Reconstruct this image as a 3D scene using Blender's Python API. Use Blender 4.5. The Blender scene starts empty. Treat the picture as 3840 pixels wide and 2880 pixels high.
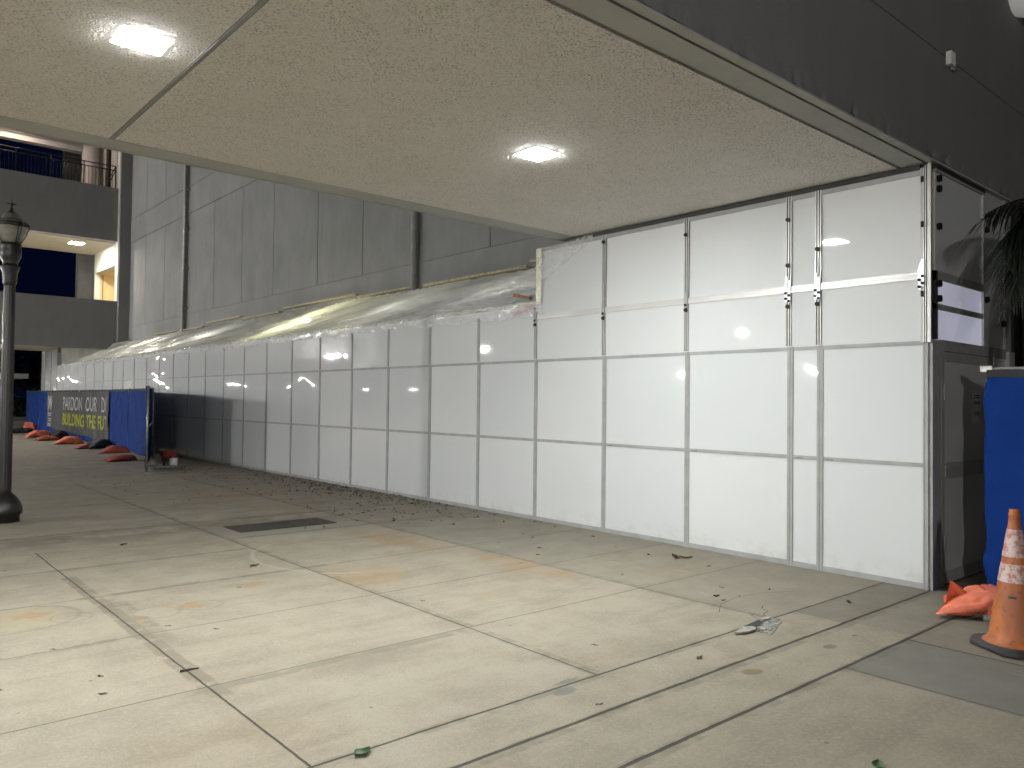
import bpy, bmesh, math, random
from mathutils import Vector, Matrix, noise
random.seed(7)
R = math.radians
sc = bpy.context.scene
col = sc.collection
# ---------------------------------------------------------------- camera
yaw, pit, rol = R(41.0418), R(1.31295), R(0.66554)
F = Vector((math.sin(yaw)*math.cos(pit), math.cos(yaw)*math.cos(pit), math.sin(pit)))
R0 = Vector((math.cos(yaw), -math.sin(yaw), 0)); U0 = R0.cross(F)
RR = R0*math.cos(rol)+U0*math.sin(rol); UU = -R0*math.sin(rol)+U0*math.cos(rol)
cam = bpy.data.objects.new('camera', bpy.data.cameras.new('camera')); col.objects.link(cam)
m = Matrix((( RR.x, UU.x, -F.x, -7.07443), (RR.y, UU.y, -F.y, -2.61665), (RR.z, UU.z, -F.z, 1.55926), (0, 0, 0, 1)))
cam.matrix_world = m
cam.data.sensor_width = 36; cam.data.lens = 36*2934.37/3840
cam.data.clip_start = 0.05; cam.data.clip_end = 1500
sc.camera = cam
# ---------------------------------------------------------------- night sky
w = bpy.data.worlds.new('World'); sc.world = w; w.use_nodes = True
nt = w.node_tree; bg = nt.nodes['Background']
sky = nt.nodes.new('ShaderNodeTexSky'); sky.sky_type = 'NISHITA'; sky.sun_disc = False
sky.sun_elevation = R(-3.0); sky.sun_rotation = R(200)
mx = nt.nodes.new('ShaderNodeMix'); mx.data_type = 'RGBA'; mx.inputs[0].default_value = .97
nt.links.new(sky.outputs[0], mx.inputs[6]); mx.inputs[7].default_value = (.006, .014, .075, 1)   # navy of the late evening sky
nt.links.new(mx.outputs[2], bg.inputs[0]); bg.inputs[1].default_value = 0.08
sc.view_settings.view_transform = 'Standard'; sc.view_settings.look = 'None'
sc.view_settings.exposure = 0.63; sc.view_settings.gamma = 1.0
sc.cycles.use_denoising = True; sc.cycles.denoising_prefilter = 'NONE'
sc.cycles.max_bounces = 6; sc.cycles.diffuse_bounces = 4; sc.cycles.glossy_bounces = 4
sc.cycles.transparent_max_bounces = 12
sc.cycles.sample_clamp_indirect = 6.0
sc.cycles.caustics_reflective = False; sc.cycles.caustics_refractive = False
L_CEIL = 490.0      # recessed square lights under the canopy
L_POLE = 5100.0      # acorn street lamps that are switched on

# ---------------------------------------------------------------- node helpers
class N:
    """small wrapper so node maths can be written as expressions"""
    def __init__(s, t, o): s.t, s.o = t, o
    def _m(s, op, *a, clamp=False):
        n = s.t.nodes.new('ShaderNodeMath'); n.operation = op; n.use_clamp = clamp
        for i, v in enumerate((s,)+a):
            if isinstance(v, N): s.t.links.new(v.o, n.inputs[i])
            else: n.inputs[i].default_value = v
        return N(s.t, n.outputs[0])
    def __add__(s, b): return s._m('ADD', b)
    def __sub__(s, b): return s._m('SUBTRACT', b)
    def __mul__(s, b): return s._m('MULTIPLY', b)
    def __truediv__(s, b): return s._m('DIVIDE', b)
    def abs(s): return s._m('ABSOLUTE')
    def lt(s, b): return s._m('LESS_THAN', b)
    def gt(s, b): return s._m('GREATER_THAN', b)
    def max(s, b): return s._m('MAXIMUM', b)
    def min(s, b): return s._m('MINIMUM', b)
    def pow(s, b): return s._m('POWER', b)
    def clamp(s): return s._m('ADD', 0.0, clamp=True)
    def inv(s):
        n = s.t.nodes.new('ShaderNodeMath'); n.operation = 'SUBTRACT'; n.inputs[0].default_value = 1
        s.t.links.new(s.o, n.inputs[1]); return N(s.t, n.outputs[0])
    def ramp(s, a, b, lo=0.0, hi=1.0):
        n = s.t.nodes.new('ShaderNodeMapRange'); n.interpolation_type = 'SMOOTHSTEP'
        s.t.links.new(s.o, n.inputs[0])
        n.inputs[1].default_value = a; n.inputs[2].default_value = b
        n.inputs[3].default_value = lo; n.inputs[4].default_value = hi
        return N(s.t, n.outputs[0])

class M:
    def __init__(s, name, base=(.5, .5, .5), rough=.6, metal=0.0, spec=None):
        s.m = bpy.data.materials.new(name); s.m.use_nodes = True
        s.t = s.m.node_tree; s.b = s.t.nodes['Principled BSDF']
        s.b.inputs['Base Color'].default_value = (*base, 1); s.b.inputs['Roughness'].default_value = rough
        s.b.inputs['Metallic'].default_value = metal
        if spec is not None: s.b.inputs['Specular IOR Level'].default_value = spec
        s.base = base
        tc = s.t.nodes.new('ShaderNodeTexCoord'); s.co = tc.outputs['Object']
        g = s.t.nodes.new('ShaderNodeNewGeometry'); s.pos = g.outputs['Position']
    def xyz(s):
        n = s.t.nodes.new('ShaderNodeSeparateXYZ'); s.t.links.new(s.pos, n.inputs[0])
        return [N(s.t, n.outputs[i]) for i in range(3)]
    def noise(s, scale, detail=3, rough=.55, stretch=None, world=True):
        src = s.pos if world else s.co
        if stretch:
            mp = s.t.nodes.new('ShaderNodeMapping'); mp.inputs['Scale'].default_value = stretch
            s.t.links.new(src, mp.inputs[0]); src = mp.outputs[0]
        n = s.t.nodes.new('ShaderNodeTexNoise'); s.t.links.new(src, n.inputs['Vector'])
        n.inputs['Scale'].default_value = scale; n.inputs['Detail'].default_value = detail
        n.inputs['Roughness'].default_value = rough
        return N(s.t, n.outputs['Fac'])
    def voro(s, scale, feature='F1', world=True, stretch=None):
        src = s.pos if world else s.co
        if stretch:
            mp = s.t.nodes.new('ShaderNodeMapping'); mp.inputs['Scale'].default_value = stretch
            s.t.links.new(src, mp.inputs[0]); src = mp.outputs[0]
        n = s.t.nodes.new('ShaderNodeTexVoronoi'); n.feature = feature; s.t.links.new(src, n.inputs['Vector'])
        n.inputs['Scale'].default_value = scale
        return N(s.t, n.outputs['Distance'])
    def mix(s, fac, a, b, mode='MIX'):
        n = s.t.nodes.new('ShaderNodeMix'); n.data_type = 'RGBA'; n.blend_type = mode
        for v, k in ((fac, 0), (a, 6), (b, 7)):
            if isinstance(v, N): s.t.links.new(v.o, n.inputs[k])
            elif isinstance(v, (float, int)): n.inputs[k].default_value = v
            elif isinstance(v, tuple): n.inputs[k].default_value = (*v[:3], 1)
            else: s.t.links.new(v, n.inputs[k])
        return n.outputs[2]
    def color(s, c): s.t.links.new(c, s.b.inputs['Base Color']); return s
    def rough(s, n): s.t.links.new(n.o, s.b.inputs['Roughness']); return s
    def bump(s, h, strength=.3, dist=.01):
        n = s.t.nodes.new('ShaderNodeBump'); n.inputs['Strength'].default_value = strength
        n.inputs['Distance'].default_value = dist; s.t.links.new(h.o, n.inputs['Height'])
        s.t.links.new(n.outputs[0], s.b.inputs['Normal']); return s
    def vary(s, scale=3, amt=.15, tint=None):
        n = s.noise(scale, 4); b = s.base
        d = tuple(c*(1-amt*2) for c in b) if tint is None else tint
        l = tuple(min(1, c*(1+amt)) for c in b)
        s.color(s.mix(n.ramp(.3, .7), d, l)); return s

def simple(name, base, rough=.6, metal=0, scale=6, amt=.1, bump=None, spec=None):
    a = M(name, base, rough, metal, spec).vary(scale, amt)
    if bump: a.bump(a.noise(bump[0], 4), bump[1], bump[2])
    return a.m
def emit(name, c, s, base=(.8, .8, .8)):
    a = M(name, base, .4); a.b.inputs['Emission Color'].default_value = (*c, 1)
    a.b.inputs['Emission Strength'].default_value = s; return a.m

# ---------------------------------------------------------------- mesh helpers
class MB:
    def __init__(s): s.b = bmesh.new()
    def box(s, x0, y0, z0, x1, y1, z1, bev=0):
        v = [s.b.verts.new((x, y, z)) for x in (x0, x1) for y in (y0, y1) for z in (z0, z1)]
        fs = [s.b.faces.new([v[i] for i in f]) for f in ((0,1,3,2),(4,6,7,5),(0,4,5,1),(2,3,7,6),(0,2,6,4),(1,5,7,3))]
        if bev:
            es = list({e for f in fs for e in f.edges})
            bmesh.ops.bevel(s.b, geom=es, offset=bev, segments=2, affect='EDGES', profile=.5)
        return s
    def grid(s, fn, nu, nv):
        g = [[s.b.verts.new(fn(i/nu, j/nv)) for j in range(nv+1)] for i in range(nu+1)]
        for i in range(nu):
            for j in range(nv):
                s.b.faces.new((g[i][j], g[i+1][j], g[i+1][j+1], g[i][j+1]))
        return s
    def tube(s, pts, r, n=10, cap=True):
        pts = [Vector(p) for p in pts]; rs = r if isinstance(r, (list, tuple)) else [r]*len(pts)
        rings = []
        for i, p in enumerate(pts):
            d = (pts[min(i+1, len(pts)-1)]-pts[max(i-1, 0)]).normalized()
            a = d.orthogonal().normalized() if i == 0 else (a-d*a.dot(d)).normalized()
            b = d.cross(a)
            rings.append([s.b.verts.new(p+(a*math.cos(2*math.pi*k/n)+b*math.sin(2*math.pi*k/n))*rs[i]) for k in range(n)])
        for i in range(len(rings)-1):
            for k in range(n):
                s.b.faces.new((rings[i][k], rings[i][(k+1) % n], rings[i+1][(k+1) % n], rings[i+1][k]))
        if cap:
            s.b.faces.new(rings[0][::-1]); s.b.faces.new(rings[-1])
        return s
    def lathe(s, prof, cx=0, cy=0, n=32, cap=True):
        rings = [[s.b.verts.new((cx+r*math.cos(2*math.pi*k/n), cy+r*math.sin(2*math.pi*k/n), z)) for k in range(n)] for r, z in prof]
        for i in range(len(rings)-1):
            for k in range(n):
                s.b.faces.new((rings[i][k], rings[i][(k+1) % n], rings[i+1][(k+1) % n], rings[i+1][k]))
        if cap:
            s.b.faces.new(rings[0][::-1]); s.b.faces.new(rings[-1])
        return s
    def poly(s, pts, z0, z1):
        a = [s.b.verts.new((x, y, z0)) for x, y in pts]; b = [s.b.verts.new((x, y, z1)) for x, y in pts]
        s.b.faces.new(a[::-1]); s.b.faces.new(b); n = len(pts)
        for i in range(n): s.b.faces.new((a[i], a[(i+1) % n], b[(i+1) % n], b[i]))
        return s
    def face(s, pts): s.b.faces.new([s.b.verts.new(p) for p in pts]); return s
    def build(s, name, mat, parent=None, smooth=False, loc=None, rot=None):
        bmesh.ops.recalc_face_normals(s.b, faces=s.b.faces)
        me = bpy.data.meshes.new(name); s.b.to_mesh(me); s.b.free()
        me.materials.append(mat)
        if smooth:
            for p in me.polygons: p.use_smooth = True
        o = bpy.data.objects.new(name, me); col.objects.link(o)
        if parent: o.parent = parent
        if loc: o.location = loc
        if rot: o.rotation_euler = rot
        return o
def box(name, mat, parent, *a, bev=0): return MB().box(*a, bev=bev).build(name, mat, parent)
def tag(o, label=None, cat=None, group=None, kind=None):
    if label: o['label'] = label
    if cat: o['category'] = cat
    if group: o['group'] = group
    if kind: o['kind'] = kind
    return o
def thing(name, label, cat, loc=(0, 0, 0), rz=0, group=None):
    o = bpy.data.objects.new(name, None); col.objects.link(o); o.location = loc; o.rotation_euler = (0, 0, rz)
    o.empty_display_size = .1
    return tag(o, label, cat, group)
def copy_tree(o, parent=None):
    c = o.copy(); col.objects.link(c); c.parent = parent
    for ch in o.children: copy_tree(ch, c)
    return c
def fbm(x, y, z=0, o=3): return noise.fractal(Vector((x, y, z)), 1.0, 2.0, o)

# ---------------------------------------------------------------- materials
mats = {}
# smooth painted concrete, with stains
def concrete(name, base, amt=.12, streak=True, fine=60, bs=.25):
    a = M(name, base, .85)
    n1 = a.noise(.7, 5, .6); n2 = a.noise(4, 5, .6, stretch=(1, 1, .25) if streak else None)
    v = (n1.ramp(.3, .7)*.6 + n2.ramp(.3, .75)*.4).clamp()
    a.color(a.mix(v, tuple(c*(1-amt*1.6) for c in base), tuple(c*(1+amt) for c in base)))
    a.bump(a.noise(fine, 4), bs, .006)
    return a.m
mats['gwall'] = concrete('grey_painted_concrete', (.225, .232, .231), .12)
mats['facade'] = concrete('dark_painted_stucco', (.165, .165, .164), .06, fine=90, bs=.5)
mats['beam'] = concrete('pale_painted_beam', (.42, .43, .41), .08)
mats['fascia'] = concrete('grey_fascia_paint', (.185, .185, .184), .06)
mats['cream'] = concrete('cream_painted_soffit', (.62, .58, .48), .06)
mats['white_paint'] = concrete('white_painted_concrete', (.66, .65, .62), .05)
mats['yellow'] = concrete('yellow_painted_wall', (.72, .58, .33), .08)
a = M('groove_shadow_sealant', (.03, .03, .03), .9).vary(8, .2); mats['dark'] = a.m
mats['black'] = simple('black_rubber', (.012, .012, .012), .6)
mats['blackplastic'] = simple('black_plastic', (.006, .006, .006), .6, spec=.25)
# popcorn ceiling
a = M('pitted_textured_ceiling', (.5, .48, .42), .95)
pit = a.voro(44, stretch=(1, 1.5, 1)).ramp(.14, .42); keep = a.noise(3, 6, .7).ramp(.30, .58)
pitm = (pit.inv()*keep)
blo = a.noise(.9, 4)
fine = a.noise(70, 3)
c = a.mix(blo.ramp(.35, .65), (.82, .79, .75), (.85, .83, .80))
c = a.mix(fine.ramp(.35, .65)*.5, c, (.57, .55, .50))
c = a.mix(pitm*.62, c, (.16, .145, .12)); a.color(c)
a.bump(a.noise(55, 3)*.6 + pitm*-1.2, .6, .012); mats['popcorn'] = a.m
# white glossy laminate panels
a = M('white_glossy_laminate', (.7, .7, .7), .14, spec=.45)
oi = a.t.nodes.new('ShaderNodeObjectInfo'); rn = N(a.t, oi.outputs['Random'])
px_, py_, pz_ = a.xyz()
c = a.mix(rn, (.47, .492, .497), (.51, .528, .53))
c = a.mix(a.noise(1.1, 3).ramp(.3, .7)*.25, c, (.46, .475, .475))
dirt = pz_.ramp(.02, .28, 1, 0)*a.noise(7, 5, .7).ramp(.42, .75); c = a.mix(dirt*.55, c, (.36, .33, .27))
scf = a.noise(3, 6, .75, stretch=(1, .35, 2.2)).ramp(.68, .74); c = a.mix(scf*.22, c, (.40, .40, .39)); a.color(c)
a.rough(a.noise(2.0, 3).ramp(.3, .7, .022, .035)); mats['panel'] = a.m
a = M('brushed_aluminium', (.5, .5, .48), .42, .45); a.color(a.mix(a.noise(2, 3).ramp(.3, .7), (.36, .36, .345), (.44, .44, .425))); mats['alu'] = a.m
a = M('grey_aluminium_trim', (.27, .275, .27), .6, .0, .25); a.vary(5, .06); mats['trim'] = a.m
mats['zinc'] = simple('zinc_plated_bracket', (.55, .57, .58), .35, .8, 30, .1)
mats['darkdoor'] = simple('pale_grey_door_skin', (.42, .43, .43), .3, 0, 2, .04)
mats['paper'] = simple('white_paper', (.6, .6, .58), .8)
mats['ink'] = simple('black_ink', (.04, .04, .04), .8)
# backlit translucent pane
a = M('backlit_translucent_panel', (.5, .5, .58), .35); a.b.inputs['Emission Color'].default_value = (.78, .79, 1, 1)
n = a.noise(1.2, 3); s = n.ramp(.3, .7, .17, .23); a.t.links.new(s.o, a.b.inputs['Emission Strength']); mats['pane'] = a.m
# plastic sheeting
def plastic(name, base, alpha, transl, rough=.28, rot=.5, sc3=(2.2, .6, 1), bs=.5):
    m_ = bpy.data.materials.new(name); m_.use_nodes = True; t = m_.node_tree; b = t.nodes['Principled BSDF']
    b.inputs['Base Color'].default_value = (*base, 1); b.inputs['Roughness'].default_value = rough
    tl = t.nodes.new('ShaderNodeBsdfTranslucent'); tl.inputs[0].default_value = (*base, 1)
    tr = t.nodes.new('ShaderNodeBsdfTransparent')
    m1 = t.nodes.new('ShaderNodeMixShader'); m1.inputs[0].default_value = transl
    m2 = t.nodes.new('ShaderNodeMixShader')
    tc = t.nodes.new('ShaderNodeNewGeometry'); nz = t.nodes.new('ShaderNodeTexNoise'); nz.inputs['Scale'].default_value = 7; nz.inputs['Detail'].default_value = 6
    mp = t.nodes.new('ShaderNodeMapping'); mp.inputs['Rotation'].default_value = (0, 0, rot); mp.inputs['Scale'].default_value = sc3
    t.links.new(tc.outputs['Position'], mp.inputs[0]); t.links.new(mp.outputs[0], nz.inputs['Vector'])
    mr = t.nodes.new('ShaderNodeMapRange'); mr.inputs[1].default_value = .3; mr.inputs[2].default_value = .7
    mr.inputs[3].default_value = max(0, alpha-.22); mr.inputs[4].default_value = min(1, alpha+.2)
    t.links.new(nz.outputs[0], mr.inputs[0]); t.links.new(mr.outputs[0], m2.inputs[0])
    bp = t.nodes.new('ShaderNodeBump'); bp.inputs['Strength'].default_value = bs; bp.inputs['Distance'].default_value = .02
    t.links.new(nz.outputs[0], bp.inputs['Height']); t.links.new(bp.outputs[0], b.inputs['Normal'])
    t.links.new(b.outputs[0], m1.inputs[1]); t.links.new(tl.outputs[0], m1.inputs[2])
    t.links.new(tr.outputs[0], m2.inputs[1]); t.links.new(m1.outputs[0], m2.inputs[2])
    t.links.new(m2.outputs[0], t.nodes['Material Output'].inputs[0]); return m_
mats['sheet'] = plastic('cloudy_plastic_sheeting', (.86, .87, .80), .97, .42, .22, -.485, (.9, .07, .3), .35)
mats['clear'] = plastic('crinkled_clear_plastic', (.80, .81, .79), .24, .2, .16, .5, (1.6, .8, 1.2), .16)
mats['tape'] = simple('cream_masking_tape', (.62, .60, .50), .5, 0, 25, .08)
mats['wood'] = simple('brown_timber', (.22, .10, .04), .8, 0, 20, .2)
mats['batten'] = simple('pale_timber_batten', (.46, .40, .27), .8, 0, 20, .2)
mats['redink'] = simple('red_print', (.42, .12, .12), .7)
# fence
a = M('blue_woven_mesh', (.012, .05, .24), .85, spec=.12)
wv = a.voro(120, stretch=(1, 1, 1)).ramp(.1, .6)
a.color(a.mix(wv*.5, (.002, .019, .115), (.004, .030, .170))); a.bump(a.noise(2.2, 2, .5), .7, .09)
mats['blue'] = a.m
mats['galv'] = simple('galvanised_tube', (.36, .36, .33), .45, .7, 12, .15)
mats['hem'] = simple('black_webbing', (.012, .012, .014), .8)
a = M('printed_dark_banner', (.07, .07, .075), .6, spec=.2)
a.color(a.mix(a.noise(3, 4, stretch=(1, 1, .3)).ramp(.3, .7), (.020, .021, .026), (.042, .043, .048))); a.bump(a.noise(6, 3), .3, .02); mats['banner'] = a.m
mats['bwhite'] = simple('banner_white_print', (.32, .32, .31), .7, spec=.2)
mats['byellow'] = simple('banner_yellow_print', (.25, .27, .02), .7, spec=.2)
def bagmat(n, c):
    a = M(n, c, .6); a.color(a.mix(a.noise(7, 4, world=False).ramp(.35, .7), tuple(k*.62 for k in c), c))
    a.bump(a.noise(260, 2, world=False)*.3 + a.noise(18, 4, world=False), .35, .01); return a.m
mats['bag'] = bagmat('orange_woven_bag', (.78, .20, .11)); mats['bagdull'] = bagmat('faded_red_bag', (.42, .085, .05)); mats['bagblack'] = bagmat('black_woven_bag', (.018, .018, .018))
# traffic cone
a = M('worn_orange_rubber', (.46, .12, .02), .55)
c = a.mix(a.noise(9, 5, world=False, stretch=(1, 1, .4)).ramp(.35, .7), (.22, .06, .016), (.37, .105, .020))
c = a.mix(a.noise(30, 4, world=False).ramp(.54, .70)*.7, c, (.11, .05, .03)); a.color(c); a.bump(a.noise(60, 3, world=False), .15, .004); mats['cone'] = a.m
a = M('scuffed_reflective_collar', (.5, .46, .44), .5)
c = a.mix(a.noise(26, 6, .7, world=False).ramp(.40, .56), (.30, .11, .085), (.40, .33, .31)); a.color(c); mats['collar'] = a.m
mats['conebase'] = simple('dusty_black_rubber', (.028, .027, .026), .8, 0, 10, .25, (30, .3, .01))
# lamp post
mats['lamppost'] = simple('dark_bronze_paint', (.011, .010, .009), .4, .1, 6, .15)
a = M('frosted_acorn_globe', (.30, .29, .26), .25); a.color(a.mix(a.noise(14, 4, world=False).ramp(.3, .7), (.24, .235, .20), (.33, .32, .28)))
a.b.inputs['Transmission Weight'].default_value = .25; mats['globe'] = a.m
mats['globe_lit'] = emit('lit_acorn_globe', (1.0, .97, .94), L_POLE)
mats['lens'] = emit('led_square_lens', (.98, 1.0, .99), L_CEIL)
mats['lens_far'] = emit('led_lens_far', (1.0, .93, .78), 230)
mats['lens_pink'] = emit('sodium_lens', (1.0, .74, .62), 130)
mats['lens_yel'] = emit('warm_room_lens', (1.0, .72, .34), 45)
mats['frame_white'] = simple('white_steel_trim', (.7, .7, .7), .4)
mats['palm'] = simple('dark_palm_leaf', (.003, .005, .002), .6, 0, 8, .2, spec=.2)
mats['bark'] = simple('palm_bark', (.09, .075, .055), .9, 0, 12, .25, (20, .8, .03))
mats['leaf_brown'] = simple('dry_brown_leaf', (.055, .032, .018), .7, 0, 30, .25)
mats['leaf_dark'] = simple('dark_wet_leaf', (.022, .016, .012), .6, 0, 30, .2)
mats['leaf_green'] = simple('fresh_green_leaf', (.035, .085, .028), .45, 0, 30, .2)
mats['leaf_olive'] = simple('olive_leaf', (.10, .10, .03), .6, 0, 30, .25)
mats['pipe'] = simple('painted_drain_pipe', (.26, .265, .26), .6, 0, 5, .08)
mats['steel'] = simple('rusty_cover_steel', (.045, .038, .032), .7, .3, 14, .25, (120, .6, .004))
mats['chunk'] = simple('broken_concrete', (.33, .31, .26), .9, 0, 25, .15, (40, .8, .01))
mats['rubble'] = simple('crumbled_aggregate', (.27, .27, .245), .95, 0, 45, .18, (70, 1, .012))
mats['hedge'] = simple('dark_hedge_leaf', (.02, .03, .012), .8, 0, 3, .3)
mats['grass'] = simple('dim_grass', (.05, .07, .02), .95, 0, 20, .3)
mats['red'] = simple('red_pipe_paint', (.5, .04, .02), .5)

# ================================================================ GROUND
g = M('weathered_pavement_concrete', (0.236, 0.209, 0.159), .85)
x, y, z = g.xyz()
wob = (g.noise(1.4, 3)-.5)*.05 + (g.noise(9, 3)-.5)*.018
big = g.noise(.45, 5, .6); mid = g.noise(2.3, 5, .65); fin = g.noise(38, 4, .7); grit = g.noise(105, 2)
smear = g.noise(2.2, 5, .65, stretch=(.35, 1.5, 1))
under = x.gt(-1.87)          # greyer slabs beside the hoarding
c = g.mix(big.ramp(.3, .7), (0.217, 0.190, 0.140), (0.259, 0.230, 0.173))
c = g.mix(mid.ramp(.40, .70)*.6, c, (0.191, 0.166, 0.123))
c = g.mix(smear.ramp(.48, .68)*.6, c, (0.163, 0.141, 0.105))
c = g.mix(fin.ramp(.42, .72)*.6, c, (0.281, 0.252, 0.192))
c = g.mix(grit.ramp(.54, .70)*.6, c, (0.141, 0.122, 0.091))
def rect(x0, x1, y0, y1, soft=.03):
    return (x.ramp(x0-soft, x0+soft)*x.ramp(x1-soft, x1+soft, 1, 0)*y.ramp(y0-soft, y0+soft)*y.ramp(y1-soft, y1+soft, 1, 0))
def tone(r, k, colr): 
    global c
    c = g.mix(r*k, c, colr)
tone(rect(-1.87, 2, .46, 2.87, .01), .45, (0.152, 0.141, 0.109)); tone(rect(-1.87, 2, 2.87, 7.4, .01), .55, (0.152, 0.144, 0.115))
tone(rect(-1.87, 2, 7.4, 13.5, .02), .40, (0.141, 0.133, 0.109))
tone(rect(-1.55, 2, .07, .46, .01), .62, (0.118, 0.111, 0.082)); tone(rect(-1.48, 2, -.38, .07, .01), .45, (0.135, 0.126, 0.097))
tone(rect(-3.72, -1.87, 5.95, 6.95, .02), .6, (0.169, 0.166, 0.139))
tone(rect(-2.50, -1.6, -6, -.39, .015), .75, (0.121, 0.121, 0.105)); tone(rect(-1.6, 3, -6, -.36, .01), .5, (0.135, 0.121, 0.091))
tone(rect(-30, -3.72, 7.4, 13.3, .05), .12, (0.152, 0.133, 0.101)); tone(rect(-30, 3, 14.3, 60, .05), .08, (0.152, 0.136, 0.109))
tone(rect(-7.5, -1.9, 6.9, 7.4, .15)*mid.ramp(.3, .6), .6, (0.145, 0.121, 0.082))
grime = g.noise(.8, 6, .7, stretch=(.6, 1.4, 1)).ramp(.52, .72); tone(grime*rect(-20, 2, 1.0, 14, .8), .5, (0.141, 0.122, 0.090))
spk = g.noise(17, 5, .75).ramp(.60, .70); tone(spk, .30, (0.126, 0.111, 0.084))
wht = g.noise(13, 5, .8).ramp(.66, .74); tone(wht, .3, (0.339, 0.319, 0.269))
tone(rect(-6.6, -2.2, 6.5, 7.5, .35)*grime.max(mid.ramp(.3, .6)), .5, (0.126, 0.103, 0.073))
# mortar-coloured bands beside joints
def near(v, p, wd): return ((v-p+wob).abs()).ramp(wd*.7, wd, 1, 0)
edge = g.noise(6, 4)
band = near(x, -5.49, .07)*rect(-9, 0, 1.5, 5.0)*edge.ramp(.35, .5)
band = band.max(near(x, -5.42, .10)*rect(-9, 0, 2.6, 4.4, .3)*edge.ramp(.40, .60)*.8)
for yy, x0, x1, wd in ((1.62, -5.6, -3.7, .045), (2.87, -9, -5.5, .05), (4.13, -5.6, -3.2, .05), (5.36, -5.6, -3.8, .04)):
    band = band.max(near(y, yy, wd)*rect(x0, x1, yy-.3, yy+.3, .05)*edge.ramp(.38, .55)*.8)
tone(band, .95, (0.152, 0.130, 0.094))
# rust and water stains
def blob(cx, cy, rx, ry, k=.35):
    dx = (x-cx+(mid-.5)*k)/rx; dy = (y-cy+(edge-.5)*k)/ry
    return (dx*dx+dy*dy).ramp(.35, 1.0, 1, 0)
yl = blob(-6.1, 3.78, .42, .34, .25); tone(yl, .55, (0.264, 0.224, 0.134))
for cx, cy, rx, ry, k in ((-5.95, 3.86, .17, .10, .8), (-4.97, 3.45, .13, .09, .8), (-5.12, 3.55, .09, .05, .8), (-4.36, 3.78, .17, .10, .6), (-5.42, 3.2, .05, .05, .7)):
    tone(blob(cx, cy, rx, ry), k*.75, (0.247, 0.144, 0.058))
for cx, cy, rx, ry, k in ((-3.45, 3.55, .42, .55, .6), (-2.25, 4.9, .38, .9, .55), (-2.05, 3.0, .25, .9, .55), (-1.2, 1.9, .3, .3, .3), (-3.0, 2.3, .3, .2, .2), (-3.4, .7, .4, .2, .12), (-5.6, .9, .6, .4, .12), (-2.0, 9.5, .8, 2.5, .35)):
    tone(blob(cx, cy, rx, ry, .6)*smear.ramp(.3, .6), k, (0.236, 0.156, 0.073))
tone(blob(-2.98, -.07, .09, .05, .12), .8, (0.129, 0.091, 0.029))
def ringm(cx, cy, rx, ry, wd):
    dx = (x-cx+(mid-.5)*.12)/rx; dy = (y-cy+(edge-.5)*.08)/ry
    return ((dx*dx+dy*dy).pow(.5)-1).abs().ramp(wd*.4, wd, 1, 0)
for a_ in ((-5.25, 3.38, .16, .17, .10), (-4.92, 3.38, .15, .12, .09), (-5.75, 3.62, .13, .14, .09), (-6.1, 3.78, .44, .36, .05)): tone(ringm(*a_), .45, (0.152, 0.129, 0.091))
tone(ringm(-3.2, 4.55, .75, .95, .035)*x.ramp(-3.5, -3.3, 1, 0), .55, (0.314, 0.283, 0.227))
tone((blob(-4.05, .40, .10, .05, .1)).max(blob(-3.93, .5, .12, .03, .1)), .8, (0.112, 0.113, 0.105))
tone(blob(-2.16, -.13, .07, .045, .08), .75, (0.096, 0.084, 0.069))
# small chewing gum spots
gs = g.voro(2.9).ramp(.022, .042, 1, 0)*g.noise(.9, 2).ramp(.45, .5); tone(gs, .65, (0.051, 0.045, 0.033))
gs2 = g.voro(6.7).ramp(.03, .05, 1, 0)*g.noise(1.1).ramp(.5, .6); tone(gs2, .5, (0.079, 0.071, 0.053))
# white paint scuffs
sc_ = g.noise(2.2, 4, .6, stretch=(6, .6, 1)).ramp(.66, .72)*rect(-2.5, 1.5, -1.8, 2.6, .1); tone(sc_, .4, (0.309, 0.289, 0.241))
# joints
def line(v, p, wd, x0=None, x1=None, y0=None, y1=None, soft=.6):
    l = (v-p+wob*.35).abs().ramp(wd*soft, wd, 1, 0)
    if x0 is not None: l = l*x.gt(x0)*x.lt(x1)
    if y0 is not None: l = l*y.gt(y0)*y.lt(y1)
    return l
J = line(x, -5.50, .008, y0=.45, y1=6.4)
J = J.max(line(x, -3.72, .007, y0=.45, y1=13.3)).max(line(x, -7.35, .006, y0=-20, y1=60)).max(line(x, -9.2, .006, y0=.45, y1=60))
J = J.max(line(y, .46, .010)).max(line(y, .07, .014)).max(line(y, -.385, .014))
J = J.max(line(x, -1.60, .011, y0=-20, y1=-.38)).max(line(x, -4.9, .006, y0=-20, y1=-2.2))
J2 = line(x, -1.87, .007, y0=.45, y1=13.4)
for yy, x0, x1, wd in ((1.67, -12, 1, .007), (2.87, -12, 1, .007), (4.13, -12, 1, .007), (5.36, -12, -3.7, .008), (6.02, -3.7, 1, .009), (7.42, -12, 1, .012), (9.9, -12, 1, .010), (14.35, -30, 1, .012), (-2.3, -30, 3, .008)):
    J2 = J2.max(line(y, yy, wd, x0=x0, x1=x1))
for yy in (19, 23.5, 28): J2 = J2.max(line(y, yy, .012, x0=-30, x1=1))
J2 = J2.max(line(x, -2.48, .010, y0=-6, y1=-.38)*edge.ramp(.35, .5))
tone(J2, .85, (0.068, 0.059, 0.043)); 
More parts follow.
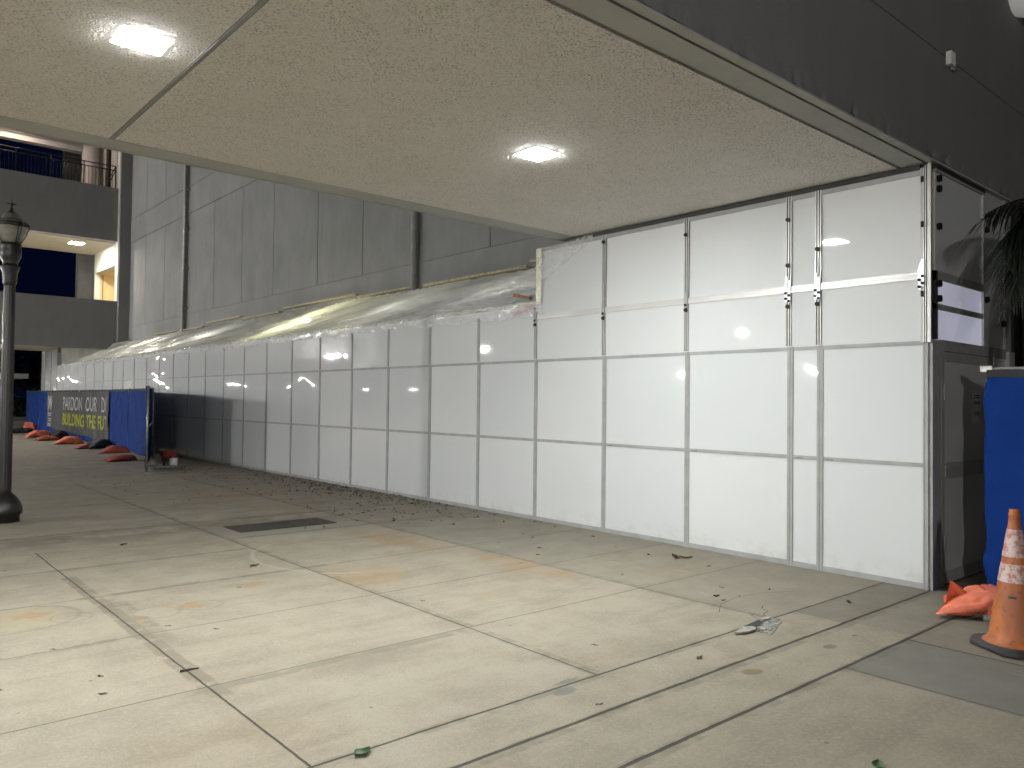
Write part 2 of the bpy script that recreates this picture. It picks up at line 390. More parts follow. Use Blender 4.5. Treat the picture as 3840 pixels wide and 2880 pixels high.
# grime beside the wide expansion joints
gr = near(y, .05, .05).max(near(y, -.40, .05)).max(near(y, .45, .04)); gr = gr.max(near(x, -3.70, .05)*rect(-9, 0, .4, 13, .1)).max(near(x, -1.86, .05)*rect(-9, 0, .4, 13, .1)).max(near(y, 7.42, .06)).max(near(y, 6.02, .04)*x.ramp(-3.8, -3.6)); tone(gr*edge.ramp(.36, .62), .5, (0.101, 0.088, 0.061))
tone(J, .86, (0.012, 0.012, 0.008))
g.color(c)
cr = J.max(J2)
g.bump(fin*.25 + grit*.15 + mid*.3 - cr*1.6, .55, .012)
g.rough(mid.ramp(.3, .7, .72, .92))
gm = MB()
gm.face([(-250, -200, 0), (250, -200, 0), (250, 400, 0), (-250, 400, 0)])
tag(gm.build('pavement', g.m), kind='structure')
# ================================================================ CANOPY / BRIDGE the camera looks under
ZC = 3.66
can = thing('concrete_canopy', 'wide concrete canopy with pitted pale ceiling and dark wall rising above its near edge', 'canopy', (-5, 2.3, ZC))
def P(o, *a): return tuple(Vector(a)-o)
def rel(mb, o):                # shift a bmesh built in world space into a parent's local space
    for v in mb.b.verts: v.co -= o.location
    return mb
rel(MB().box(-18, .34, ZC, 2.34, 4.30, ZC+.4), can).build('ceiling', mats['popcorn'], can)
rel(MB().box(-18, .30, ZC+.018, 2.34, .34, ZC+.4), can).build('reveal', mats['dark'], can)
b_ = MB().box(-18, .115, ZC-.004, 2.34, .30, ZC+.4).box(-18, .03, ZC-.002, 2.34, .095, ZC+.011)
rel(b_, can).build('edge_band', mats['beam'], can)
rel(MB().box(-18, .095, ZC+.010, 2.34, .115, ZC+.3), can).build('reveal', mats['dark'], can)
rel(MB().box(-18, 4.302, ZC-.004, 2.34, 4.56, ZC+.4).box(-18, 4.575, ZC-.004, 2.34, 4.60, ZC+.4), can).build('edge_band', mats['beam'], can)
rel(MB().box(-5.410, .34, ZC-.006, -5.390, 4.30, ZC+.02), can).build('joint_strip', mats['trim'], can)
rel(MB().box(-5.420, .34, ZC-.003, -5.410, 4.30, ZC+.02).box(-5.390, .34, ZC-.003, -5.380, 4.30, ZC+.02), can).build('joint_band', mats['gwall'], can)
# near facade with chipped lower edge
def fac(u, v):
    X = -18+20.34*u; Zz = 3.672+v*(4.62-3.672)
    rough = (max(0, fbm(X*4.3, 0, 1.3)-.12)+max(0, fbm(X*11, v*9, 5))*.6)*max(0, 1-v*9)
    return (X, .028+min(.03, rough*.035)+fbm(X*9, v*20, 3)*.006*max(0, 1-v*7), Zz+ (rough*.05 if v < .05 else 0))
f_ = MB().grid(fac, 900, 24); rel(f_, can).build('lower_wall', mats['facade'], can, True)
rel(MB().box(-18, .085, 3.67, 2.34, 4.55, 12.5).box(-18, .03, 4.632, 2.34, .10, 12.5), can).build('upper_wall', mats['facade'], can)
rel(MB().box(-18, .034, 4.61, 2.34, .10, 4.64), can).build('joint_line', mats['dark'], can)
# column far out at the left end that carries the slab
for i, yy in enumerate((.8, 3.9)):
    rel(MB().box(-17.6, yy-.3, 0, -17.0, yy+.3, ZC), can).build('column', mats['beam'], can)
# junction box on that wall
jb = thing('junction_box', 'small pale junction box on the dark wall above the canopy edge', 'junction box', (.24, .02, 4.60))
MB().box(-.05, -.05, -.06, .05, .0, .06, bev=.008).build('housing', mats['white_paint'], jb)
MB().box(.052, -.03, -.07, .11, .0, .0, bev=.006).build('cable_gland', mats['trim'], jb)
# ceiling lights
spots = [(-2.61, 2.22, 'square LED ceiling light nearest the white hoarding'), (-5.74, 2.265, 'square LED ceiling light beside the ceiling joint at upper left'), (-8.87, 2.27, 'square LED ceiling light left of the view under the canopy, second from the joint'), (-12.0, 2.27, 'square LED ceiling light farthest out under the canopy')]
def ceil_light(lens, size=.27):
    t_ = thing('ceiling_light', None, 'ceiling light')
    h = size/2
    f = MB()
    f.box(-h-.01, -h-.01, -.003, h+.01, -h, 0).box(-h-.01, h, -.003, h+.01, h+.01, 0).box(-h-.01, -h, -.003, -h, h, 0).box(h, -h, -.003, h+.01, h, 0)
    f.build('trim', mats['frame_white'], t_)
    MB().box(-h+.001, -h+.001, -.0055, h-.001, h-.001, -.001, bev=.001).build('lens', lens, t_)
    return t_
cl = ceil_light(mats['lens'])
for i, (X, Y, lb) in enumerate(spots):
    o = cl if i == 0 else copy_tree(cl)
    o.location = (X, Y, ZC-.001); tag(o, lb, 'ceiling light', 'square ceiling lights under the canopy')

# ================================================================ LONG GREY BUILDING
gb = thing('grey_building', 'long windowless grey concrete building behind the white hoarding', 'building', (2.35, 16, 0))
XG = 2.35
gy = [11.33, 13.67, 15.95, 18.64, 20.92, 23.25, 25.9, 28.35, 30.75]
def gbuild(mb, n, m_, sm=False): return rel(mb, gb).build(n, mats[m_], gb, sm)
wl = MB(); wl.box(XG+.03, .12, 0, XG+1.5, 33.0, 15)
gbuild(wl, 'wall', 'gwall')
# raised panels between vertical joints, in two tiers, with smooth bands between
ys_ = [4.6, 6.6, 8.9]+gy+[33.0]
pn = MB()
for a0, a1 in zip(ys_[:-1], ys_[1:]):
    for z0, z1 in ((4.52, 8.07), (9.08, 12.6), (13.6, 15)):
        pn.box(XG+.006, a0+.012, z0, XG+.05, a1-.012, z1)
gbuild(pn, 'wall_panels', 'gwall')
bd = MB(); bd.box(XG-.004, 4.6, 0, XG+.05, 33.0, 4.505).box(XG-.004, 4.6, 8.095, XG+.05, 33, 9.055).box(XG+.004, 4.6, 12.605, XG+.05, 33, 13.6); gbuild(bd, 'wall_band', 'gwall')
for yy in ys_[1:-1]: gbuild(MB().box(XG+.020, yy-.011, 4.52, XG+.04, yy+.011, 8.07).box(XG+.020, yy-.011, 9.08, XG+.04, yy+.011, 12.6), 'wall_joint', 'dark')
pp = MB().tube([(XG-.10, 11.33, 3.6), (XG-.10, 11.33, 14.9)], .075, 16); o = gbuild(pp, 'drain_pipe', 'pipe', True)
for zz in (5.95, 8.6, 11.2): gbuild(MB().box(XG-.19, 11.22, zz, XG, 11.44, zz+.05), 'pipe_bracket', 'pipe')
pp = MB().box(XG-.14, 25.78, 3.6, XG, 25.98, 14.9); gbuild(pp, 'downpipe_casing', 'pipe')
pp = MB().tube([(XG-.16, 25.68, 3.6), (XG-.16, 25.68, 14.9)], .028, 10); gbuild(pp, 'conduit', 'galv', True)
for k in range(7): gbuild(MB().box(XG-.2, 25.60, 4.7+k*1.4, XG, 25.76, 4.75+k*1.4), 'pipe_bracket', 'galv')
# near return of the same building, right edge of the view
rt = MB().box(2.342, -9, 0, 4.2, .028, 12.5); gbuild(rt, 'side_wall', 'facade')
# white bowl lamp at the very top right
wlmp = thing('wall_lamp', 'pale rounded wall lamp cut off by the top right corner', 'wall lamp', (2.34, -.12, 5.86))
MB().lathe([(.001, -.30), (.10, -.285), (.18, -.24), (.245, -.16), (.275, -.05), (.28, .05), (.16, .06)], -.30, 0, 28).build('bowl', emit('dim_lamp_bowl', (1, 1, .98), .10, (.5, .5, .49)), wlmp, True)
MB().box(-.06, -.05, -.05, 0, .05, .05).tube([(-.03, 0, 0), (-.38, 0, .1)], .02).build('bracket', mats['lamppost'], wlmp)

# ================================================================ WHITE HOARDING
hd = thing('white_hoarding', 'long white panelled temporary hoarding with grey aluminium grid along the walkway', 'hoarding', (0, 10, 0))
Mo = 1.2192; off = .1431
def hb(mb, n, m_, sm=False, parent=hd): return rel(mb, hd).build(n, mats[m_] if isinstance(m_, str) else m_, parent, sm)
def panel(y0, y1, z0, z1, x=0.0, amp=.004, mat='panel'):
    a_ = random.uniform(-1, 1)*amp; t1, t2 = random.gauss(0, .0012), random.gauss(0, .0012); ph = random.uniform(.6, 1.4)
    b2 = random.uniform(-1, 1)*amp*.5
    def fn(u, v):
        bul = a_*math.sin(math.pi*u)*math.sin(math.pi*v)+b2*math.sin(2*math.pi*u*ph)*math.sin(math.pi*v)
        return (x-bul+(u-.5)*t1+(v-.5)*t2, y0+(y1-y0)*u, z0+(z1-z0)*v)
    mb = MB().grid(fn, 10, 10)
    o = hb(mb, 'panel', mat, True); return o
postY = [off+.75*Mo]+[off+k*Mo for k in range(1, 31)]
cols_ = [(.13, off+.75*Mo)]+list(zip(postY[:-1], postY[1:]))
Z1, Z2, Z3 = 1.058, 2.108, 2.83
zr = 2.69
for i, (a0, a1) in enumerate(cols_):
    am = .003 if a0 < 8 else (.0045 if a0 < 19 else .010)
    panel(a0, a1, .03, Z1, amp=am*.5); panel(a0, a1, Z1, Z2, amp=am)
    if a0 < 3.9:
        panel(a0, a1, Z2, zr, x=.006, amp=.003); panel(a0, a1, zr, 3.60, x=.012, amp=.003)
    elif a0 < 5:
        panel(a0, a1, Z2, zr, x=.006); panel(a0, a1, zr, 3.60, x=.012, amp=.004)
    elif a0 < 33.3:
        panel(a0, a1, Z2, Z3+.02, x=.006, amp=.003 if a0 < 8 else (.005 if a0 < 19 else .010))
    else:
        panel(a0, a1, Z2, 2.75, x=.006, amp=.007); panel(a0, a1, 2.75, 3.56, x=.012, amp=.007)
# posts: paired frame stiles with a hairline gap
for i, yy in enumerate(postY):
    mb = MB(); mb.box(-.010, yy-.030, .0, .012, yy-.002, Z2+.02).box(-.010, yy+.002, .0, .012, yy+.030, Z2+.02).box(-.004, yy-.002, .0, .01, yy+.002, Z2+.018)
    hb(mb, 'post', 'trim')
    top = 3.615 if yy < 4.9 else (3.56 if yy > 33.4 else 2.76)
    s_ = .024
    yo = yy+.024
    mb = MB()
    if yy < 4.2:
        mb.box(-.001, yo-.0305, Z2+.03, .02, yo+.0305, top)
        hb(mb, 'upper_post_channel', 'dark')
        mb = MB()
        for d in (-.025, 0, .025): mb.box(-.006, yo+d-.0055, Z2+.03, .004, yo+d+.0055, top)
        hb(mb, 'upper_post', 'alu')
    else:
        mb.box(-.006, yo-.026, Z2+.03, .02, yo+.026, top); hb(mb, 'upper_post', 'trim')
# rails between the posts
def rails(z, y_to, n='rail', h=.036, xx=-.007, mat='trim', y_from=0):
    mb = MB()
    ps = [.13-.03]+postY
    for a0, a1 in zip(ps[:-1], ps[1:]):
        if a0 < y_from or a1 > y_to+.1: continue
        mb.box(xx, a0+.0305, z-h/2, .012, a1-.0305, z+h/2)
    return hb(mb, n, mat)
rails(Z1, 99); rails(.028, 99, 'base_rail', .05); rails(Z2, 99, xx=-.008)
mb = MB()
ps = [.13-.03]+[v+.024 for v in postY]
for a0, a1 in zip(ps[:-1], ps[1:]):
    if a1 < 5.1:
        mb.box(-.002, a0+.031, zr-.034, .02, a1-.031, zr+.034)
        mb.box(-.008, a0+.031, zr+.004, -.002, a1-.031, zr+.032); mb.box(-.008, a0+.031, zr-.032, -.002, a1-.031, zr-.004)
hb(mb, 'telescoping_rail', 'alu')
mb = MB()
for a0, a1 in zip(ps[:-1], ps[1:]):
    if a1 < 5.1: hb(MB().box(-.003, a0+.031, 3.565, .02, a1-.031, 3.61), 'top_rail', 'trim')
    if a0 > 33.3: hb(MB().box(-.003, a0+.031, 3.52, .02, a1-.031, 3.56), 'top_rail', 'trim'); hb(MB().box(-.003, a0+.031, 2.72, .02, a1-.031, 2.78), 'top_rail', 'trim')
hb(MB().box(-.018, .15, 3.612, .03, 4.45, 3.655), 'foam_seal', 'black')
hb(MB().box(-.018, 33.3, 3.562, .03, 37.5, 3.60), 'foam_seal', 'black')
# small printed marks at the rail ends
mk = MB()
for yy in postY[:4]:
    for k in range(5): mk.box(-.0085, yy-.07-k*.016+(.0), Z1-.010, -.0068, yy-.06-k*.016, Z1-.003)
hb(mk, 'rail_mark', 'ink')
# brackets and black knobs on the upper posts
def knob(y0, z0, parent=hd, r=.021, x=-.03, name='knob'):
    mb = MB(); mb.tube([(x, y0, z0), (-.01, y0, z0)], r, 12)
    return hb(mb, name, 'blackplastic', False, parent)
for i, yy in enumerate(postY[:5]):
    yo = yy+.024
    if i in (0, 1):
        b2 = hb(MB().box(-.020, yo-.028, zr-.13, -.0145, yo-.002, zr+.09, bev=.002).box(-.024, yo+.001, zr-.12, -.0145, yo+.028, zr+.13, bev=.002), 'bracket', 'zinc')
        for dz in (-.045, -.10):
            for dy in (-.016, .016): k = hb(MB().tube([(-.036, yo+dy, zr+dz+dy*.8), (-.024, yo+dy, zr+dz+dy*.8)], .013, 10), 'knob', 'blackplastic', False, None); k.parent = b2
        knob(yo, zr-.165); knob(yo, 3.05 if i == 0 else 2.93)
        if i == 1: knob(yo, 3.38)
    else:
        b2 = hb(MB().box(-.020, yo-.026, zr-.07, -.010, yo+.02, zr+.09, bev=.002), 'bracket', 'trim')
        knob(yo-.004, zr-.045, r=.016); knob(yo-.004, zr-.10); 
        if i < 4: knob(yo, 3.42 if i == 2 else 3.52)
        else: knob(yo, zr+.12, r=.016)
# corner post (heavier, several ribs)
mb = MB().box(-.016, .085, 0, .05, .113, 2.105).box(-.012, .117, 0, .03, .130, 2.105)
hb(mb, 'corner_post', 'trim')
mb = MB().box(-.010, .075, 2.11, .035, .13, 3.63); hb(mb, 'corner_channel', 'dark')
mb = MB().box(-.020, .100, 2.11, -.008, .108, 3.64).box(-.020, .116, 2.11, -.008, .128, 3.62).box(-.020, .136, 2.11, -.008, .146, 3.62).box(-.026, .060, 2.11, .0, .088, 3.65); hb(mb, 'corner_upright', 'alu')
b2 = hb(MB().box(-.026, .140, zr-.13, -.0205, .162, zr+.10, bev=.002).box(-.030, .112, zr-.10, -.0205, .136, zr+.14, bev=.002), 'bracket', 'zinc')
for dz, dy in ((-.04, .151), (-.10, .151), (-.01, .124), (-.07, .124)):
    k = hb(MB().tube([(-.044, dy, zr+dz), (-.031, dy, zr+dz)], .013, 10), 'knob', 'blackplastic'); k.parent = b2
for zz in (2.53, 3.13, 3.52): hb(MB().box(-.03, .118, zz-.026, -.0205, .142, zz+.026, bev=.004), 'clip', 'blackplastic')
# ---- return wall with door, plane Y = .09 facing the camera side
def ret(x0, x1, z0, z1, n, m_, y0=.075, y1=.11, bev=0): return hb(MB().box(x0, y0, z0, x1, y1, z1, bev=bev), n, m_)
ret(.0, .135, 0, 2.13, 'end_casing', mats['trim'], .055, .084)
ret(.135, .20, 0, 2.13, 'end_casing', 'trim', .062, .11)
ret(.20, 1.86, 2.05, 2.145, 'door_head', 'trim', .062, .11)
ret(1.50, 1.56, 0, 2.05, 'door_jamb', 'alu', .058, .11)
ret(1.56, 1.86, 0, 2.05, 'side_panel', 'darkdoor', .075, .11)
ret(1.86, 2.02, 0, 2.12, 'wall_channel', 'trim', .03, .12)
ret(2.02, 2.35, 0, 2.10, 'filler_board', 'dark', .075, .11)
dr = hb(MB().box(.27, .070, .02, 1.49, .10, 2.0), 'door', 'darkdoor')
def dsub(*a, n='rail', m_='trim'):
    k = hb(MB().box(*a), n, m_); k.parent = dr; return k
ret(.20, .27, 0, 2.05, 'door_jamb', 'trim', .060, .11)
dsub(.27, .062, .93, 1.49, .069, 1.07, n='push_bar', m_='alu'); dsub(.29, .055, .945, .32, .061, 1.05, n='latch', m_='trim')
dsub(.27, .064, .02, 1.49, .069, .12, n='kick_rail'); dsub(.27, .064, 1.96, 1.49, .069, 2.045, n='top_rail')
for zz in (1.62, .30): dsub(.262, .05, zz, .284, .061, zz+.14, n='hinge', m_='alu')
# upper part of the return wall: grey top panel, two glowing panes, dark rails
ret(.105, 1.235, 2.74, 3.60, 'upper_panel', 'panel')
ret(.105, 1.28, 3.60, 3.625, 'top_rail', 'trim', .062, .11)
ret(.10, 1.28, 3.625, 3.656, 'foam_seal', 'black', .055, .11)
for z0, z1 in ((2.455, 2.665), (2.145, 2.405)):
    ret(.135, 1.235, z0, z1, 'backlit_pane', 'pane', .080, .10)
ret(.105, 1.235, 2.665, 2.74, 'dark_rail', 'trim', .064, .11); ret(.105, 1.235, 2.405, 2.455, 'dark_rail', 'trim', .066, .11)
ret(.105, .135, 2.145, 2.74, 'dark_rail', 'black', .062, .11)
ret(1.235, 1.265, 2.145, 3.60, 'upright', 'alu', .060, .11)
ret(1.265, 1.84, 2.145, 3.655, 'upper_panel', 'darkdoor', .078, .11)
ret(1.84, 1.90, 2.145, 3.655, 'upright', 'trim', .060, .11)
ret(1.90, 2.06, 2.12, 3.655, 'wall_channel', 'trim', .075, .12); ret(2.06, 2.35, 2.10, 3.655, 'filler_board', 'dark', .08, .11)
def rknob(X, zz):
    hb(MB().tube([(X, .045, zz), (X, .075, zz)], .030, 14), 'knob', 'blackplastic')
for zz in (2.50, 2.63, 3.13, 3.46, 3.55): rknob(.165, zz)
for X, zz in ((1.33, 2.60), (1.33, 3.28), (1.80, 2.40)): rknob(X, zz)
# end of the hoarding (far) closes back to the building
hb(MB().box(0, 37.45, 0, 2.35, 37.5, 3.56), 'end_panel', 'panel')
hb(MB().box(.02, 4.98, 2.86, 2.35, 5.0, 3.6), 'box_end_panel', 'panel')
# notice on the door
nt_ = thing('paper_notice', 'white paper notice with two blocks of small print on the grey door', 'notice', (1.06, .062, 1.56))
MB().box(-.11, 0, -.15, .11, .002, .15).build('sheet', mats['paper'], nt_)
pm = MB()
for r_, (zz, wd, n_) in enumerate(((.11, .010, 6), (.09, .010, 6), (.05, .010, 5), (.035, .010, 5), (-.045, .006, 8), (-.06, .006, 8), (-.075, .006, 6))):
    for k in range(n_): pm.box(-.075+k*.15/n_, -.0015, zz-wd/2, -.075+(k+.78)*.15/n_, -.0003, zz+wd/2)
pm.build('print', mats['ink'], nt_)
# work light hanging inside the hoarding, glows through the sheeting
wk = thing('work_light', 'bright work light hanging inside the hoarding, glowing through the middle of the plastic roof', 'work light', (1.5, 14.6, 3.1))
MB().lathe([(.001, -.14), (.05, -.12), (.065, -.07), (.05, -.02), (.02, 0)], n=16).build('bulb', emit('work_bulb', (1, .95, .62), 620), wk, True)
MB().lathe([(.02, 0), (.05, .02), (.05, .05), (.02, .06)], n=16).tube([(0, 0, .05), (0, 0, .42)], .008).build('cage_top', mats['blackplastic'], wk)

fill_bulb = emit('sheet_fill_bulb', (1, .98, .92), 130)  # unseen extra lights, added so the rest of the sheeting glows a little
for k, (Y, lb) in enumerate(((7.2, 'added dim fill light inside the hoarding nearest the canopy'), (10.6, 'added dim fill light inside the hoarding behind the first drain pipe'), (20.5, 'added dim fill light inside the hoarding past the bright glow'), (26.5, 'added dim fill light inside the hoarding near its far end'))):
    o = copy_tree(wk); o.location = (1.5, Y, 3.1); tag(o, lb, 'work light', 'work lights inside the hoarding')
    for ch in o.children:
        if ch.name.startswith('bulb'): ch.data = ch.data.copy(); ch.data.materials[0] = fill_bulb
wk['group'] = 'work lights inside the hoarding'
# ================================================================ PLASTIC SHEETING
sh = thing('plastic_sheeting', 'wrinkled cloudy plastic sheet sloping from the grey wall down to the hoarding top', 'plastic sheet', (1, 18, 3))
def sheet(u, v):
    Y = 5.03+(37.4-5.03)*u
    X = -.015+v*2.345
    top = 3.93+.05*fbm(Y*.5, 7.1, 0)+(.03 if (int(Y/1.9) % 2) else 0)
    z0 = 2.855
    zz = z0+(top-z0)*v
    s = Y*1.0+X*1.9                      # folds run slantwise
    fold = (1-abs(math.sin(s*1.05+1.7*fbm(Y*.3, X*.3))))**2*.15+(1-abs(math.sin(s*3.1+3*fbm(Y*.2, X*.5, 4))))**2*.05
    zz += (fold-.04)*math.sin(math.pi*min(1, max(0, v)))**.7+(1-abs(math.sin(s*6.3+2.2*fbm(Y*.25, X*.4, 9))))**3*.035+.008*fbm(Y*1.2, X*1.2, 2)
    zz -= .05*math.sin(math.pi*v)*(1+.6*math.sin(Y*.9))
    if Y > 33.3: zz = min(zz+ (3.56-2.855)*(1-v)*min(1, (Y-33.3)/.3), 3.9)
    return (X, Y, zz)
mb = MB().grid(sheet, 520, 34); rel(mb, sh).build('roof_sheet', mats['sheet'], sh, True)
def flap(u, v):
    Y = 5.06+(33.3-5.06)*u
    dn = .15+.07*fbm(Y*1.3, 0, 5)+.035*fbm(Y*6, 0, 9)
    if Y < 7: dn += .03
    zz = 2.885-dn*v
    X = -.022-.020*v*abs(fbm(Y*3.5, v*2, 1))-.012*fbm(Y*6, v*2, 2)*v-.01
    return (X, Y, zz)
mb = MB().grid(flap, 760, 8); rel(mb, sh).build('taped_flap', mats['clear'], sh, True)
mb = MB()
mb.tube([(-.03, 5.05+.35*k, 2.885+.012*fbm(k*.7, 0, 0)) for k in range(82)], .020, 6)
rel(mb, sh).build('top_roll', mats['clear'], sh, True)
mats['film'] = plastic('thin_white_film', (.88, .90, .90), .62, .45, .14, -.3, (2.6, .5, 1), .6)
def film(k0, ya, yb, xa, h0):
    def fn(u, v):
        Y = ya+(yb-ya)*u; w_ = (1-u)**.8
        X = -.04+xa*v*w_; zb = 2.90-.03*math.sin(u*7+k0)
        zt = h0*w_*v
        rip = (1-abs(math.sin(v*5.5+u*3+fbm(u*3, v*2, k0))))**2*.07*w_+.02*fbm(u*9, v*5, k0)*w_
        return (X, Y, zb+zt+rip+.03*w_)
    return fn
rel(MB().grid(film(2, 5.05, 9.6, 2.0, .98), 110, 40), sh).build('loose_film', mats['film'], sh, True)
rel(MB().grid(film(6, 5.05, 8.2, .7, .34), 90, 24), sh).build('loose_film', mats['film'], sh, True)
# taped pale wrap along the raised section's end
mb = MB(); mb.grid(lambda u, v: (-.022-.006*fbm(v*9, u*2, 0), 4.92+.10*u+.01*fbm(v*6, 0, 3), 2.86+.74*v), 3, 30)
rel(mb, sh).build('tape_strip', mats['tape'], sh, True)
def wrap(u, v):
    Y = 4.0+1.02*u; zt = 3.64-.05*u; zb = 3.64-.02-.5*u**.8-.06*fbm(Y*4, 0, 2)
    return (-.020-.012*abs(fbm(Y*4, v*4, 7)), Y, zb+(zt-zb)*v)
rel(MB().grid(wrap, 26, 14), sh).build('corner_wrap', mats['clear'], sh, True)
def tornflap(u, v):
    Y = 4.90+.80*u; zt = 2.93-.05*u; zb = zt-.20+.14*u-.03*fbm(Y*8, 0, 1)
    return (-.045-.012*abs(fbm(Y*5, v*3, 2)), Y, zb+(zt-zb)*v)
rel(MB().grid(tornflap, 20, 8), sh).build('printed_corner', mats['clear'], sh, True)
rm = MB(); random.seed(3)
for r_ in range(2):
    for k in range(13):
        if k == 6: continue
        yy = 5.42-k*.030; z0 = 2.765+k*.006-r_*.035
        rm.box(-.066, yy-.018, z0, -.0645, yy, z0+.017*random.uniform(.6, 1))
rel(rm, sh).build('red_print', mats['redink'], sh)
# timber battens along the top of the sheet
bt = MB()
for k, (a0, a1, dz) in enumerate(((5.1, 7.6, .10), (7.7, 10.9, .02), (11.3, 13.6, .03), (13.7, 17.6, .10), (17.9, 20.4, .02), (20.6, 23.4, .10), (23.8, 26.2, .0), (26.4, 29, .03))):
    c0 = 3.93+dz
    bt.box(2.20, a0, c0, 2.30, a1, c0+.045)
rel(bt, sh).build('batten', mats['batten'], sh)
wd = tag(MB().box(-.06, -.16, -.022, .0, .18, .022, bev=.003).build('timber_offcut', mats['wood'], None, False, (.03, 5.30, 2.99), (R(12), 0, 0)), 'brown timber end poking out under the plastic sheet beside the raised panels', 'timber')

# ================================================================ BLUE SCREEN FENCES
def screened_fence(p0, p1, h=1.80, label='', seed=0, group='blue screened fence panels along the hoarding', z_lift=.04, cover=1, back=False):
    p0, p1 = Vector((*p0, 0)), Vector((*p1, 0)); L = (p1-p0).length; ang = math.atan2((p1-p0).y, (p1-p0).x)
    t_ = thing('screened_fence', label, 'fence', p0, ang, group)
    mb = MB(); r = .021
    for X in (.03, L-.03): mb.tube([(X, 0, 0.0), (X, 0, h+.02)], r, 10)
    for zz in (.10, h-.02): mb.tube([(.03, 0, zz), (L-.03, 0, zz)], r*.9, 10)
    mb.tube([(.03, 0, h*.52), (L-.03, 0, h*.52)], r*.8, 8)
    mb.build('frame', mats['galv'], t_, True)
    sg = 1 if back else -1
    def fab(u, v):
        X = .02+(L-.04)*u
        pl = .030*fbm(X*1.1, v*.5, seed)+.012*fbm(X*5, v*1.5, seed+4)+(.022*(1-abs(fbm(X*2.5+v*2, v*2.2, seed)))**4 if seed == 21 else 0)
        sag = .012*fbm(X*4, 0, seed+9)*(1 if v > .9 or v < .1 else 0)
        return (X, -sg*(.032+pl), z_lift+(h-.03-z_lift)*v+sag)
    MB().grid(fab, int(L*14), 16 if seed != 21 else 60).build('screen', mats['blue'], t_, True)
    MB().grid(lambda u, v: tuple(Vector(fab(u, 1))+Vector((0, -sg*.006, -.03+.065*v+.012*fbm(u*L*7, v, seed)))), int(L*14), 1).build('hem', mats['hem'], t_, True)
    return t_
FP = [(-2.03, 14.85), (-.95, 18.15), (-.58, 21.6), (-.36, 25.2), (-.31, 28.8), (-.31, 32.4), (-.31, 36.0), (-.33, 38.6), (.8, 44)]
labs = ['blue fence panel turned edge-on at the near end of the far fence', 'blue fence panel next to the edge-on one, above the stacked orange bags', 'blue fence panel between the banner and the near end', 'blue fence panel behind the right half of the banner', 'blue fence panel behind the middle of the banner', 'blue fence panel behind the left half of the banner', 'bright blue fence panel just left of the banner', 'shadowed blue fence panel at the far left end of the fence']
for i, (a0, a1) in enumerate(zip(FP[:-1], FP[1:])):
    screened_fence(a0, a1, 1.80, labs[i], i*3+1)
# near right fence
nf = screened_fence((.235, -.28), (.20, -3.3), 1.865, 'bright blue screened fence panel with black top hem behind the traffic cone', 21, None, back=True)
# bunched sleeve of screen tied round its end post
def slv(u, v):
    a_ = 2*math.pi*u; r = .034+.010*math.sin(v*15+2*math.sin(v*7))+.012*fbm(math.cos(a_)*2, math.sin(a_)*2, v*6)
    r *= .8+.35*max(0, fbm(v*4, 0, 3))*2
    return (.02+r*math.cos(a_), r*math.sin(a_), .15+1.62*v)
MB().grid(slv, 16, 60).build('gathered_edge', mats['blue'], nf, True)
MB().tube([(-.02, -.01, 1.880), (3, -.01, 1.880)], .015, 10).build('top_tube', mats['galv'], nf, True)
MB().tube([(.35, -.044, 1.80), (.35, -.050, 1.80)], .016, 12).build('eyelet', mats['alu'], nf)
MB().box(-.04, -.04, 1.85, .06, .03, 1.91, bev=.01).build('clamp', mats['galv'], nf)
# banner on the far fence
bn = thing('construction_banner', 'dark creased banner reading PARDON OUR DI and BUILDING THE FU on the blue fence', 'banner', (-.42, 29, 0))
def bsurf(s, zz):   # s metres from the left end (far end), runs toward the camera
    Y = 33.7-s
    d = .010*math.sin((s*1.0+zz*1.4)*4.2)+.014*fbm(s*1.4+zz*1.6, zz*.4, 3)+.008*abs(math.sin((s+zz*1.1)*5+fbm(s, zz)))
    X = -.44-(max(0, 9.0-abs(s-4.5)*2)*0)-d
    if s > 9.0: X -= .10*(s-9.0)
    return Vector((X-bn.location.x, Y-bn.location.y, zz))
def ban(u, v):
    s = 9.55*u; zb = .34-.20*u+.02*math.sin(s*2.2); zt = 1.75-.012*abs(math.sin(s*2.6))
    return bsurf(s, zb+(zt-zb)*v)
MB().grid(ban, 260, 26).build('cloth', mats['banner'], bn, True)
def text_on_banner(txt, s0, s1, z0, z1, mat, name, weight=0.0, spacing=1.0):
    cu = bpy.data.curves.new('t', 'FONT'); cu.body = txt; cu.size = 1; cu.offset = weight; cu.resolution_u = 3; cu.space_character = spacing
    ob = bpy.data.objects.new('t', cu); col.objects.link(ob)
    dg = bpy.context.evaluated_depsgraph_get(); me = bpy.data.meshes.new_from_object(ob.evaluated_get(dg))
    bpy.data.objects.remove(ob)
    b = bmesh.new(); b.from_mesh(me); bmesh.ops.triangulate(b, faces=b.faces)
    for _ in range(2):
        es = [e for e in b.edges if e.calc_length() > .12]
        if es: bmesh.ops.subdivide_edges(b, edges=es, cuts=1); bmesh.ops.triangulate(b, faces=b.faces)
    xs = [v.co.x for v in b.verts]; zs = [v.co.y for v in b.verts]
    x0, x1, y0, y1 = min(xs), max(xs), min(zs), max(zs)
    for v in b.verts:
        s = s0+(v.co.x-x0)/(x1-x0)*(s1-s0); zz = z0+(v.co.y-y0)/(y1-y0)*(z1-z0)
        p = bsurf(s, zz); p.x -= .012; v.co = p
    me2 = bpy.data.meshes.new(name); b.to_mesh(me2); b.free(); me2.materials.append(mat)
    o = bpy.data.objects.new(name, me2); col.objects.link(o); o.parent = bn; return o
